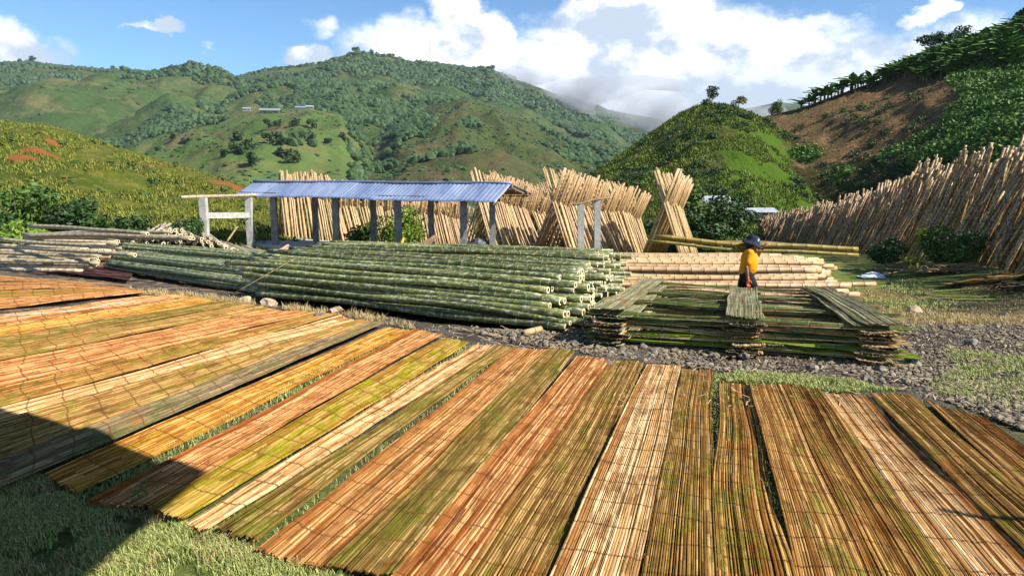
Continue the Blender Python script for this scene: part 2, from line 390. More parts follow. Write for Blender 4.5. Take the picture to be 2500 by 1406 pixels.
def copy_tree(o, loc, rz=0, sc=1.0, label=None):
    c = o.copy(); COL.objects.link(c); c.location = loc; c.rotation_euler = (0, 0, rz); c.scale = (sc, sc, sc)
    if label: c['label'] = label
    for ch in o.children:
        d = ch.copy(); COL.objects.link(d); d.parent = c
    return c
def bush(name, label, loc, w, h, leaf, n=1200, size=.12, seed=3, nl=9, cat='bush', group=None):
    e = empty(name, loc, label, cat, group); r = random.Random(seed); m = MB()
    for i in range(6):
        a = r.uniform(0, 6.28); m.tube([(0, 0, -.1), (math.cos(a) * w * .12, math.sin(a) * w * .12, h * .35), (math.cos(a) * w * .3, math.sin(a) * w * .3, h * .75)], [.03, .02, .008], 5)
    m.build('stem', BARK, e, True); C, Rr = lumps(w, h, nl, 0, seed)
    C.append((0, 0, h * .3)); Rr.append((w * .38, w * .38, h * .32))
    obj('foliage', crown_mesh('foliage', C, Rr, n, size), LEAF[leaf], e); return e
# ---- far forest: jagged crowns spread over the mountain by a noise mask
import bmesh
bm = bmesh.new(); bmesh.ops.create_icosphere(bm, subdivisions=1, radius=1); bm.verts.ensure_lookup_table()
ICO_V = np.array([v.co[:] for v in bm.verts]); ICO_F = np.array([[v.index for v in f.verts] for f in bm.faces]); bm.free()
bm = bmesh.new(); bmesh.ops.create_icosphere(bm, subdivisions=2, radius=1); bm.verts.ensure_lookup_table()
ICO2_V = np.array([v.co[:] for v in bm.verts]); ICO2_F = np.array([[v.index for v in f.verts] for f in bm.faces]); bm.free()
def blobs_mesh(name, pts, w, h, jit=.28, base=(ICO_V, ICO_F)):
    """one jagged crown per point"""
    bv, bf = base; n = len(pts); pts = np.asarray(pts); k = len(bv)
    j = 1 + rng.uniform(-jit, jit, (n, k, 1)); V = bv[None] * j
    sc = np.stack([w, w, h], -1)[:, None, :] if hasattr(w, '__len__') else np.array([w, w, h])[None, None]
    V = V * sc + pts[:, None, :]; Fq = (bf[None] + (np.arange(n) * k)[:, None, None]).reshape(-1, 3)
    me = mesh_data(name, V.reshape(-1, 3), Fq); tn = np.repeat(rng.uniform(0, 1, n), len(bf)) * .7 + rng.uniform(0, .3, n * len(bf)); set_tone(me, tn); return me
fp = []
def scatter(h, r0, r1, n, dens, t0=.05, t1=1.0):
    for _ in range(n):
        r = random.uniform(r0, r1); tt = random.uniform(t0, t1) ** .8; p = h.pt(r, tt)
        if dens(r, tt, p): fp.append((p.x, p.y, p.z, h))
scatter(hA, rr(-400), rr(1650), 19000, lambda r, tt, p: fbm(p.x, p.y, .0042, 4, 2.0) > (.02 if tt < .93 else -.3), .45, 1)
scatter(hA, rr(-400), rr(1200), 500, lambda r, tt, p: True, .985, 1)
scatter(hB, rr(-300), rr(1500), 17000, lambda r, tt, p: fbm(p.x, p.y, .006, 4, 7.0) > -.02, .3, .97)
scatter(hD, rr(800), rr(1650), 9500, lambda r, tt, p: fbm(p.x, p.y * .4, .012, 4, 5.0) > .12, .2, .95)
scatter(hC, rr(180), rr(950), 3500, lambda r, tt, p: (r > rr(850) and tt < .8) or (tt > .9 and r < rr(560) and random.random() < .8) or fbm(p.x, p.y, .02, 3, 1.0) > .55, .1, 1)
P_ = np.array([(a, b, c + 1.5) for a, b, c, d in fp]); sz = np.array([3.2 if d is hC or d is hD else 5.5 for a, b, c, d in fp]) * rng.uniform(.45, 1.05, len(fp))
tag(obj('forest', blobs_mesh('forest', P_, sz, sz * rng.uniform(.7, 1.15, len(fp))), LEAF['far']), 'dense dark green forest covering the gullies and crests of the far mountain', 'forest', kind='stuff')
SM = []
for h_, r0, r1, n_, base in ((hC, rr(180), rr(920), 2600, .8), (hD, rr(780), rr(1650), 4500, .9), (hB, rr(-250), rr(1300), 3500, 1.4), (hA, rr(-400), rr(1500), 2500, 2.0)):
    for _ in range(n_):
        p = h_.pt(random.uniform(r0, r1), random.uniform(.1, 1))
        if fbm(p.x, p.y, .03, 3, 12) > -.1: SM.append((p.x, p.y, p.z, base * random.uniform(.4, 1.5)))
q = np.array(SM); tag(obj('mountain_scrub', blobs_mesh('mountain_scrub', q[:, :3], q[:, 3] * 1.3, q[:, 3] * .8), LEAF['far']), 'low dark scrub dotted over the mountain meadows', 'scrub', kind='stuff')
SH = []; SR = []
for h_, r0, r1, n_, lo, hi in ((hK, rr(1340), rr(2140), 1500, 0, 1), (hR, rr(1850), rr(2700), 900, 0, .8), (hL, rr(-250), rr(760), 260, 0, .98)):
    for _ in range(n_):
        p = h_.pt(random.uniform(r0, r1), random.uniform(lo, hi) ** 1.2)
        if fbm(p.x, p.y, .09, 3, 22) > (.0 if h_ is not hR else .12): k = random.uniform(.25, .7) * (1 if h_ is not hL else .6); SH.append((p.x, p.y, p.z + k * .3)); SR.append((k, k, k * .7))
V, Fq, tn = leaves(SH, SR, 60000, .13); me = mesh_data('hill_shrubs', V, Fq); set_tone(me, tn); tag(obj('hill_shrubs', me, LEAF['dark']), 'small dark shrubs scattered over the three near hillsides', 'shrubs', kind='stuff')
# ------------------------------------------------------------------ bamboo poles
def bamboo_material(name, c1, c2, patch, node_c, sp=.30, patchiness=(.52, .68), rough=.45, ring=.016, rnd=.22):
    m, t, b = material(name, rough, .4)
    tc = t.new('ShaderNodeTexCoord'); oi = t.new('ShaderNodeObjectInfo'); s = t.new('ShaderNodeSeparateXYZ'); t.l.new(tc.outputs['Object'], s.inputs[0])
    off = t.new('ShaderNodeCombineXYZ'); t.put(off.inputs[0], t.m('MULTIPLY', oi.outputs['Random'], 40.0)); t.put(off.inputs[1], t.m('MULTIPLY', oi.outputs['Random'], 17.0))
    P = t.addv(tc.outputs['Object'], off.outputs[0])
    n1 = t.noise(t.scale(P, (.6, 3, 3)), 1.6, 4, .6); n2 = t.noise(t.scale(P, (1.0, 2.2, 2.2)), 9, 6, .7); n3 = t.noise(t.scale(P, (2, 40, 40)), 2, 3, .6)
    c = t.mix(t.step(n1, .35, .65), c1, c2); c = t.mix(t.step(n3, .3, .7, 0, .35), c, tuple(q * .55 for q in c2))
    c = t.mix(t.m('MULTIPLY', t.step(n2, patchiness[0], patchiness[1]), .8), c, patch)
    h = t.new('ShaderNodeHueSaturation'); t.put(h.inputs['Color'], c)
    t.put(h.inputs['Value'], t.m('MULTIPLY_ADD', oi.outputs['Random'], 2 * rnd, 1 - rnd))
    t.put(h.inputs['Hue'], t.m('MULTIPLY_ADD', t.m('FRACT', t.m('MULTIPLY', oi.outputs['Random'], 7.3)), .03, .485)); c = h.outputs[0]
    fr = t.m('ABSOLUTE', t.m('SUBTRACT', t.m('FRACT', t.m('DIVIDE', s.outputs[0], sp)), .5))
    line = t.step(fr, .5 - ring / sp * 1.0, .5 - ring / sp * .4)
    c = t.mix(line, c, node_c)
    t.put(b.inputs['Base Color'], c); bump(t, b, n2, .15, .01); return m
CUT = simple('cut_bamboo', (.62, .50, .30), (.78, .66, .42), 12, .7, .2, .3, .005)
HOLLOW = simple('hollow_bamboo', (.10, .065, .035), (.16, .10, .05), 12, .9, .1, .2, .005)
MG = bamboo_material('green_bamboo', (.062, .085, .020), (.185, .195, .050), (.54, .53, .37), (.42, .36, .16), .30, (.50, .64), rnd=.42, ring=.010)
MP = bamboo_material('pink_bamboo', (.50, .325, .155), (.60, .43, .225), (.38, .20, .09), (.16, .08, .04), .30, (.60, .78), rnd=.14)
MT = bamboo_material('tan_bamboo', (.42, .28, .115), (.56, .40, .18), (.25, .13, .06), (.24, .15, .07), .30, (.54, .70), rnd=.25)
MGrey = bamboo_material('weathered_bamboo', (.42, .34, .21), (.55, .45, .28), (.22, .16, .10), (.20, .14, .09), .30, (.50, .68), rnd=.25)
MDark = bamboo_material('dark_bamboo', (.19, .115, .036), (.33, .205, .070), (.78, .58, .28), (.06, .03, .012), .30, (.51, .58), rnd=.45)  # cream patches paint sunlit specks of the shaded pole wall into the colour
MY = bamboo_material('yellow_bamboo', (.20, .16, .025), (.32, .22, .045), (.11, .08, .02), (.10, .07, .02), .30, (.55, .7))
def pole_mesh(L, r, bend, seed, sp=.30, n=10, taper=.12, hollow=True, lod=0):
    rd = random.Random(seed); P = []; Fc = []; mi = []; rings = []
    xs_ = [0.0]; k = 1
    while k * sp < L - .05:
        xs_ += ([k * sp - .018, k * sp, k * sp + .018] if lod == 0 else [k * sp]); k += 1 if lod < 2 else 3
    xs_.append(L); ph = rd.uniform(0, 6.28); ph2 = rd.uniform(0, 6.28)
    for i, x in enumerate(xs_):
        u = x / L; rad = r * (1 - taper * u) * (1.07 if (lod == 0 and 0 < i < len(xs_) - 1 and i % 3 == 2) else 1.0)
        cy = bend * math.sin(math.pi * u) * math.cos(ph) + bend * .4 * math.sin(2.7 * math.pi * u + ph2); cz = bend * .8 * math.sin(math.pi * u) * math.sin(ph) + bend * .3 * math.sin(3.3 * math.pi * u + ph2)
        rings.append((x, cy, cz, rad))
    def ring(x, cy, cz, rad): 
        b = len(P); P.extend([(x, cy + rad * math.cos(2 * math.pi * q / n), cz + rad * math.sin(2 * math.pi * q / n)) for q in range(n)]); return b
    bs = [ring(*q) for q in rings]
    for a, b in zip(bs[:-1], bs[1:]):
        for q in range(n): Fc.append((a + q, b + q, b + (q + 1) % n, a + (q + 1) % n)); mi.append(0)
    for end, sgn in ((0, 1), (-1, -1)):
        x, cy, cz, rad = rings[end]; a = bs[end]
        if hollow:
            i1 = ring(x, cy, cz, rad * .52); i2 = ring(x + sgn * .06, cy, cz, rad * .50)
            for q in range(n):
                q2 = (q + 1) % n; f1 = (a + q, a + q2, i1 + q2, i1 + q); f2 = (i1 + q, i1 + q2, i2 + q2, i2 + q)
                Fc += [f1 if end == 0 else f1[::-1], f2 if end == 0 else f2[::-1]]; mi += [1, 2]
            cap = tuple(i2 + q for q in range(n)); Fc.append(cap if end == 0 else cap[::-1]); mi.append(2)
        else:
            cap = tuple(a + q for q in range(n)); Fc.append(cap if end == 0 else cap[::-1]); mi.append(1)
    return P, Fc, mi, n
def pole_data(name, L, r, bend, seed, mat, **kw):
    P, Fc, mi, n = pole_mesh(L, r, bend, seed, **kw); me = bpy.data.meshes.new(name); me.from_pydata(P, [], Fc); me.update()
    for m in (mat, CUT, HOLLOW): me.materials.append(m)
    me.polygons.foreach_set('material_index', mi); me.polygons.foreach_set('use_smooth', [x == 0 for x in mi]); return me
def frame_from(p0, p1, roll):
    p0, p1 = Vector(p0), Vector(p1); d = (p1 - p0).normalized(); up = Vector((0, 0, 1)) if abs(d.z) < .95 else Vector((1, 0, 0))
    y = up.cross(d).normalized(); z = d.cross(y); M = Matrix((d, y, z)).transposed().to_4x4()
    return Matrix.Translation(p0) @ M @ Matrix.Rotation(roll, 4, 'X')
def put_pole(me, p0, p1, name, label, group, L=None, roll=None, rs=1.0):
    o = bpy.data.objects.new(name, me); COL.objects.link(o); M = frame_from(p0, p1, random.uniform(0, 6.28) if roll is None else roll)
    k = (Vector(p1) - Vector(p0)).length / L if L else 1.0
    o.matrix_world = M @ Matrix.Diagonal((k, rs, rs, 1)); return tag(o, label, 'bamboo pole', group)
# --- big green stack: end line from (.75,10.4) to (3,17.6), poles run to the left
gv = [pole_data('green_bamboo_pole', 7.1, random.uniform(.048, .060), random.uniform(.02, .06), i, MG) for i in range(9)]
E0, E1 = Vector((.74, 10.45)), Vector((2.30, 16.9)); ulen = (E1 - E0).length
def env(u): return float(np.interp(u, [0, .25, .8, 1.6, 3.2, 5.8, 6.9, 7.4], [.16, .42, .70, .93, 1.05, 1.22, 1.15, .6]))
cnt = 0; layer = 0; z = .06
ROWN = ['lowest', 'second', 'third', 'fourth', 'fifth', 'sixth', 'seventh', 'eighth', 'ninth', 'tenth', 'eleventh', 'twelfth', 'thirteenth']
gspec = []
while z < 1.3:
    first_ = True; u = (.0 if layer % 2 == 0 else .062) + random.uniform(-.02, .02)
    while u < ulen:
        if z <= env(u):
            dep = min(env(u) - z, 9); fr = 0
            while fr < 3 and env(max(0, u - .1 * fr)) > z and u - .1 * fr > 0: fr += .5
            sc_ = min(dep / .115, fr * .1 / .12 * 1.0)       # layers below the surface
            e = E0.lerp(E1, u / ulen); ang = R(180 - (31 - 17 * min(1, u / 5.5)) + random.uniform(-1.3, 1.3))
            L = random.uniform(6.7, 7.6); ofs = random.gauss(0, .21) + (.45 if random.random() < .07 else 0)
            d = Vector((math.cos(ang), math.sin(ang))); a = e - d * ofs; b = e + d * (L - ofs)
            za = ground_z(e.x, e.y); zb = max(ground_z(b.x, b.y), za) * .5 + za * .5
            gspec.append((sc_, layer, first_, Vector((a.x, a.y, za + z + .05 * (random.random() - .5))), Vector((b.x, b.y, zb + z + random.uniform(-.04, .06))))); first_ = False
        u += .122 if z > .3 else .13
    z += .108; layer += 1
gspec.sort(key=lambda q: (not q[2], q[0]))
for k, (sc_, layer, first_, a, b) in enumerate(gspec[:250]):
    lab_ = 'fresh green bamboo pole in the big stack in the middle of the yard'
    if first_: lab_ = 'front green bamboo pole of the %s row from the ground, big stack' % ROWN[layer]
    put_pole(random.choice(gv), a, b, 'green_bamboo_pole', lab_, 'green bamboo poles of the big middle stack', 7.1, rs=random.uniform(.9, 1.15))
inner_green = [(a, b) for (_, _, _, a, b) in gspec[250:]]
# --- low green stack on the left
A0, A1 = on_ground(652, 722), on_ground(725, 645); B0, B1 = on_ground(262, 662), on_ground(318, 612)
lv = [pole_data('green_bamboo_pole', 7.4, random.uniform(.058, .072), random.uniform(.02, .05), 40 + i, MG, n=9) for i in range(6)]
NR = 27
for k in range(NR):
    f = (k + .5) / NR
    for lay in range(4):
        hmax = .10 + .34 * math.sin(math.pi * min(1, f * .62 + .1))
        zz = .07 + .125 * lay
        if zz > hmax + .02 or zz < hmax - .25: continue
        a = A0.lerp(A1, f + random.uniform(-.01, .01)); b = B0.lerp(B1, f + random.uniform(-.012, .012)); d = (a - b).normalized(); a = a + d * random.gauss(0, .22); b = b + d * random.gauss(0, .15)
        put_pole(random.choice(lv), a + Vector((0, 0, zz)), b + Vector((0, 0, zz + random.uniform(0, .05))), 'green_bamboo_pole', 'lichen flecked green bamboo pole in the low stack on the left', 'green bamboo poles of the low left stack', 7.4, rs=random.uniform(.9, 1.15))
# --- dry tan poles, far left: lying bundle whose cut ends face the viewer
tv = [pole_data('dry_bamboo_pole', 6.0, random.uniform(.055, .07), random.uniform(.02, .06), 60 + i, MGrey, n=9) for i in range(6)]
C0, C1 = on_ground(215, 668), on_ground(300, 612)
for k in range(15):
    for lay in range(5):
        f = k / 14; zz = .07 + .12 * lay
        if zz > .15 + .45 * math.sin(math.pi * (.15 + f * .75)): continue
        e = C0.lerp(C1, f) + Vector((random.uniform(-.5, .5), random.uniform(-.1, .1), 0)); ang = R(172 + random.uniform(-2, 2)); L = 6 * random.uniform(.9, 1.05)
        b = e + Vector((math.cos(ang) * L, math.sin(ang) * L, 0))
        put_pole(random.choice(tv), (e.x, e.y, ground_z(e.x, e.y) + zz), (b.x, b.y, ground_z(e.x, e.y) + zz + .04), 'dry_bamboo_pole', 'dry pale bamboo pole in the heap at the left edge of the yard', 'dry bamboo poles heaped at the left edge', 6.0, rs=random.uniform(.85, 1.15))
D0, D1 = on_ground(250, 630), on_ground(720, 662)
for k in range(38):
    for lay in range(9):
        f = k / 37; zz = .07 + .120 * lay; top = float(np.interp(f, [0, .12, .3, .5, .68, 1], [.55, .98, 1.10, .85, .42, .12]))
        if zz > top or (zz < top - .62): continue
        e = D0.lerp(D1, f + random.uniform(-.008, .008)) + Vector((0, 1.4 + random.uniform(-.35, .3), 0)); ang = R(118 + random.uniform(-4, 4) + 14 * (f - .5)); L = 6 * random.uniform(.85, 1.05)
        if f < .12: ang += R(30)
        b = e + Vector((math.cos(ang) * L, math.sin(ang) * L, 0)); gz = ground_z(e.x, e.y)
        put_pole(random.choice(tv), (e.x, e.y, gz + zz), (b.x, b.y, gz + zz - .05), 'dry_bamboo_pole', 'dry bamboo pole with its cut end facing the yard, behind the low green stack', 'dry bamboo poles with cut ends behind the low green stack', 6.0, rs=random.uniform(.8, 1.15))
for i, (a, b) in enumerate([((55, 572), (420, 566)), ((60, 584), (430, 578)), ((75, 552), (360, 572)), ((0, 585), (300, 605)), ((0, 600), (330, 622)), ((60, 576), (465, 582))]):
    gz = .35 + .08 * (5 - i); pa = at_y(*a, 23 - .5 * i); pb = at_y(*b, 20.5 - .4 * i)
    put_pole(tv[i % 6], pa, pb, 'dry_bamboo_pole', 'long grey bamboo pole lying on top of the dry heap at the left', 'long poles on top of the left dry heap', 6.0)
for i, (a, b) in enumerate([((85, 643), (118, 575)), ((95, 640), (155, 602)), ((108, 642), (180, 604)), ((82, 640), (112, 590))]):
    pa = on_ground(*a) + Vector((0, 0, .03)); pb = at_y(b[0], b[1], pa.y + .9)
    put_pole(pole_data('bamboo_stick', 1.5, .022, .01, 90 + i, MT, n=7), pa, pb, 'bamboo_stick', 'thin pale bamboo stick leaning on the dry heap at the left', 'thin sticks leaning on the left dry heap', 1.5)
# --- pale pink dry poles behind the worker
pv = [pole_data('peeled_bamboo_pole', 7.0, random.uniform(.052, .066), random.uniform(.01, .05), 120 + i, MP) for i in range(8)]
NR = 28
for k in range(NR):
    f = k / (NR - 1)
    for lay in range(7):
        zz = .065 + .115 * lay; top = .22 + .68 * float(sm(0, .75, f)) 
        if zz > top or zz < top - .38: continue
        yb = 14.2 + 6.0 * f; xr = float(np.interp(f, [0, .15, .5, .8, 1], [6.6, 6.9, 7.7, 8.0, 7.5])) + random.gauss(0, .3) + (1.0 - lay * .1) * .3
        e = Vector((xr, yb + random.uniform(-.08, .08))); ang = R(180 - (-5 + 4 * f) + random.uniform(-1.3, 1.3)); L = 7.0 * random.uniform(.92, 1.06)
        b = e + Vector((math.cos(ang) * L, -math.sin(ang) * L * .2)); gz = ground_z(e.x, e.y)
        lp_ = 'front pale dry pole of the %s row from the ground behind the worker' % ROWN[lay] if k == 0 else 'pale pinkish dry bamboo pole in the stack behind the worker'
        put_pole(random.choice(pv), (e.x, e.y, gz + zz), (b.x, b.y, gz + zz + random.uniform(-.02, .05)), 'peeled_bamboo_pole', lp_, 'pale dry bamboo poles behind the worker', 7.0, rs=random.uniform(.8, 1.2))
# --- leaning racks in the middle distance
rv = [pole_data('leaning_bamboo_pole', 4.4, random.uniform(.042, .055), random.uniform(.01, .04), 200 + i, MT, n=7, lod=1, hollow=False) for i in range(7)]
lean_specs = []
def rack(p0, dirv_, length, spread, top, hgt, sp, label, group, drop=0.0, inner=1, sides=(1, -1), ladd=0.0):
    d = Vector((dirv_[0], dirv_[1], 0)).normalized(); n = Vector((d.y, -d.x, 0)); s = 0; base = Vector((p0[0], p0[1], 0)); prio = 0
    step_h = 0
    while s < length:
        for side in sides:
            for q in range(inner if side == 1 else 1):
                f = s / length; step_h = .18 * math.sin(s * 1.9 + spread * 3) + .10 * math.sin(s * 5.1)
                foot = base + d * (s + random.uniform(-.05, .05)) + n * side * (spread + random.uniform(-.08, .1) - q * .1)
                foot.z = ground_z(foot.x, foot.y) - .03
                lean = (math.sin(s * .9 + 1.3) * .22 + ladd) * (1 if side == 1 else .8) + random.uniform(-.05, .05)
                h = hgt * (1 - drop * f) + step_h * .6 + random.uniform(-.14, .12)
                if random.random() < .05: h -= .4
                tip = base + d * (s + lean) - n * side * (top + random.uniform(-.06, .06)); tip.z = foot.z + h
                lean_specs.append((side == 1, foot, tip, label, group))
        s += sp * random.uniform(.8, 1.25)
L1 = 'tan bamboo pole leaning in the long rack behind the left half of the shed'
rack(at_y(690, 600, 36)[:2], (.80, .42), 11.0, 1.25, .55, 3.75, .125, L1, 'poles of the rack behind the shed, left part', .10, ladd=-.15)
rack(at_y(1165, 600, 33.5)[:2], (.72, .62), 9.5, 1.25, .65, 4.05, .12, 'tan bamboo pole leaning in the rack behind the right end of the shed', 'poles of the rack behind the shed, right part', .08, ladd=-.1)
rack(at_y(1345, 603, 30.5)[:2], (.62, .74), 7.6, 1.0, .62, 3.75, .115, 'tan bamboo pole leaning in the rack behind the two concrete posts', 'poles of the rack behind the two posts', .04)
rack(at_y(1618, 607, 30.0)[:2], (.42, .86), 3.6, .82, .48, 3.65, .115, 'tan bamboo pole leaning in the small separate rack', 'poles of the small separate rack', .03)
def bulk(name, specs, mat, rr_, n=6, label='', cat='bamboo poles', segs=5, group=None, nfirst=None, caps=False):
    P = []; Fc = []; tn = []
    for (a, b) in specs:
        a, b = Vector(a), Vector(b); M = frame_from(a, b, random.uniform(0, 6)); L = (b - a).length; base = len(P); rad = rr_ * random.uniform(.8, 1.15); bd = random.uniform(-.05, .05)
        for i in range(segs):
            u = i / (segs - 1); 
            for q in range(n):
                an = 2 * math.pi * q / n; P.append(M @ Vector((u * L, bd * math.sin(u * 3.14) + rad * math.cos(an), rad * math.sin(an))))
        for i in range(segs - 1):
            for q in range(n): Fc.append((base + i * n + q, base + i * n + n + q, base + i * n + n + (q + 1) % n, base + i * n + (q + 1) % n))
        Fc.append(tuple(base + q for q in range(n))); Fc.append(tuple(base + (segs - 1) * n + q for q in range(n))[::-1])
    me = bpy.data.meshes.new(name); me.from_pydata([tuple(p) for p in P], [], Fc); me.update(); me.polygons.foreach_set('use_smooth', [len(f.vertices) == 4 for f in me.polygons])
    if caps: me.polygons.foreach_set('material_index', [0 if len(f.vertices) == 4 else 1 for f in me.polygons])
    o = obj(name, me, mat)
    if nfirst: me.polygons.foreach_set('material_index', [0 if i < nfirst * ((segs - 1) * n + 2) else 1 for i in range(len(me.polygons))])
    return tag(o, label, cat, group, 'stuff')
front = [s for s in lean_specs if s[0]]; back = [s for s in lean_specs if not s[0]]
random.shuffle(front); vis = sorted(front[:170], key=lambda s: s[1].y)[:150]; rest = [s for s in front if s not in vis] + back
for s in vis: put_pole(random.choice(rv), s[1], s[2], 'leaning_bamboo_pole', s[3], s[4], 4.4, rs=random.uniform(.85, 1.2))
bulk('green_bamboo_poles', inner_green, [MG, CUT], .056, n=8, caps=True, label='inner green bamboo poles of the big stack, only their cut ends showing')
# --- dark leaning wall on the right
wp = [(12.9, 13.0), (13.9, 17), (14.5, 19.4), (15.6, 25), (17.6, 33), (19.4, 43), (23.6, 72)]
wl = [0]
for a, b in zip(wp[:-1], wp[1:]): wl.append(wl[-1] + math.dist(a, b))
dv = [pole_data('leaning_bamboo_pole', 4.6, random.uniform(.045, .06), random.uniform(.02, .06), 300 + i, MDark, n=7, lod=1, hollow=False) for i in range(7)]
near_specs = []; far_specs = []; s = 0
while s < wl[-1]:
    x = float(np.interp(s, wl, [p[0] for p in wp])); y = float(np.interp(s, wl, [p[1] for p in wp]))
    for lay in range(4):
        jx = random.uniform(-.1, .1); foot = Vector((x - .75 + lay * .38 + jx, y + random.uniform(-.1, .1), 0)); foot.z = ground_z(foot.x, foot.y) - .05
        h = (3.95 + .16 * math.sin(s * 1.1) + .12 * math.sin(s * 3.7 + 1)) + random.uniform(-.14, .12) + (.25 if random.random() < .05 else 0)
        if lay < 3: h -= [1.6, 1.0, .45][lay] * random.uniform(.1, 1.0)
        ln = -.60 + random.uniform(-.25, .25) + (.9 if random.random() < .05 else 0)
        tip = Vector((x + .45 + .12 * lay + random.uniform(-.1, .1), foot.y + ln, foot.z + h))
        (near_specs if s < 22 and lay > 0 or s < 14 else far_specs).append((foot, tip))
    s += random.uniform(.14, .26)
near_specs.sort(key=lambda q: q[0].y)
seen = [q for q in near_specs if q[0].y > 17.0]; random.shuffle(seen)
far_specs += seen[145:] + [q for q in near_specs if q[0].y <= 17.0][::2]; seen = seen[:145]
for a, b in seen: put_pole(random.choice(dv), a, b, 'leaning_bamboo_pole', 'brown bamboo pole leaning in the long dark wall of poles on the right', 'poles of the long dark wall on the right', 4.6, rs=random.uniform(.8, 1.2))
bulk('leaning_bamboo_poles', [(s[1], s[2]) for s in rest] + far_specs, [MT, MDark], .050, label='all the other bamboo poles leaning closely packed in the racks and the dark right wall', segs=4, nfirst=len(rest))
# ------------------------------------------------------------------ split bamboo mats
def mat_material(name, cA, cB, cC, green, gamt, line_c=(.17, .075, .022)):
    m, t, b = material(name, .88, .05)
    uv = t.new('ShaderNodeUVMap', uv_map='UVMap'); s = t.new('ShaderNodeSeparateXYZ'); t.l.new(uv.outputs[0], s.inputs[0]); u, v = s.outputs[0], s.outputs[1]
    at = t.new('ShaderNodeAttribute', attribute_name='tone'); tone = at.outputs['Fac']
    oi = t.new('ShaderNodeObjectInfo'); off = t.new('ShaderNodeCombineXYZ'); t.put(off.inputs[0], t.m('MULTIPLY', oi.outputs['Random'], 31)); t.put(off.inputs[1], t.m('MULTIPLY', oi.outputs['Random'], 57))
    P = t.addv(uv.outputs[0], off.outputs[0])
    big = t.noise(t.scale(P, (2.6, .8, 1)), 1.5, 4, .6, .4); mid = t.noise(t.scale(P, (9, 1.6, 1)), 2.4, 5, .65); fib = t.noise(t.scale(P, (150, 2.5, 1)), 2.0, 4, .65); sp = t.noise(t.scale(P, (14, 12, 1)), 3, 6, .7)
    vv = t.m('ADD', v, t.m('MULTIPLY', t.m('SUBTRACT', t.noise(t.scale(P, (2.6, .5, 1)), 1.0, 1.5, .5), .5), .16))
    cell = t.m('FLOOR', t.m('DIVIDE', t.m('ADD', vv, .18), .36)); wn = t.new('ShaderNodeTexWhiteNoise', noise_dimensions='2D'); cb = t.new('ShaderNodeCombineXYZ'); t.put(cb.inputs[0], cell); t.put(cb.inputs[1], t.m('ADD', t.m('MULTIPLY', tone, 91.0), oi.outputs['Random'])); t.l.new(cb.outputs[0], wn.inputs['Vector'])
    c = t.mix(t.step(t.m('ADD', t.m('MULTIPLY', tone, .45), t.m('MULTIPLY', mid, .55)), .34, .64), cA, cB)
    c = t.mix(t.step(t.m('ADD', t.m('ADD', t.m('MULTIPLY', t.m('FRACT', t.m('MULTIPLY', tone, 7.7)), .33), t.m('MULTIPLY', wn.outputs[0], .15)), t.m('MULTIPLY', fib, .52)), .46, .68), c, cC)
    rust = t.noise(t.scale(t.addv(P, (5.3, 2.2, 0)), (3.0, .9, 1)), 1.7, 5, .68, .5); c = t.mix(t.m('MULTIPLY', t.step(rust, .54, .66), .60), c, t.mix(fib, (.22, .070, .022), (.46, .19, .065)))
    gm = t.step(t.m('MULTIPLY_ADD', t.m('SUBTRACT', mid, .5), .55, big), .60 - gamt, .72 - gamt)
    c = t.mix(t.m('MULTIPLY', gm, .80), c, t.mix(t.step(t.m('ADD', t.m('MULTIPLY', fib, .6), t.m('MULTIPLY', sp, .4)), .38, .62), tuple(q * .55 for q in green), tuple(q * 1.7 for q in green)))
    blot = t.noise(t.scale(P, (2.4, 1.3, 1)), 1.9, 5, .68, .6); c = t.mix(t.m('MULTIPLY', t.step(blot, .50, .66), .58), c, tuple(q * .42 for q in cA))
    hil = t.noise(t.scale(P, (60, .9, 1)), 1.7, 3, .6); c = t.mix(t.m('MULTIPLY', t.step(hil, .58, .72), .55), c, cC); c = t.mix(t.m('MULTIPLY', t.step(hil, .42, .32), .65), c, tuple(q * .30 for q in cA))
    c = t.mix(t.m('MULTIPLY', t.step(sp, .60, .74), .55), c, tuple(q * .28 for q in cA))
    hs_ = t.new('ShaderNodeHueSaturation'); t.put(hs_.inputs['Color'], c); t.put(hs_.inputs['Value'], t.m('MULTIPLY_ADD', wn.outputs[0], .34, .72)); hs_.inputs['Saturation'].default_value = 1.08; c = hs_.outputs[0]
    fr = t.m('ABSOLUTE', t.m('SUBTRACT', t.m('FRACT', t.m('DIVIDE', vv, .36)), .5))
    line = t.step(fr, .472, .486); halo = t.step(fr, .45, .497)
    c = t.mix(t.m('MULTIPLY', halo, .22), c, tuple(q * .55 for q in cA))
    c = t.mix(t.m('MULTIPLY', line, t.step(mid, .3, .6, .35, .9)), c, line_c)
    t.put(b.inputs['Base Color'], c); bump(t, b, t.m('ADD', fib, t.m('MULTIPLY', line, 2.6)), .6, .007); return m
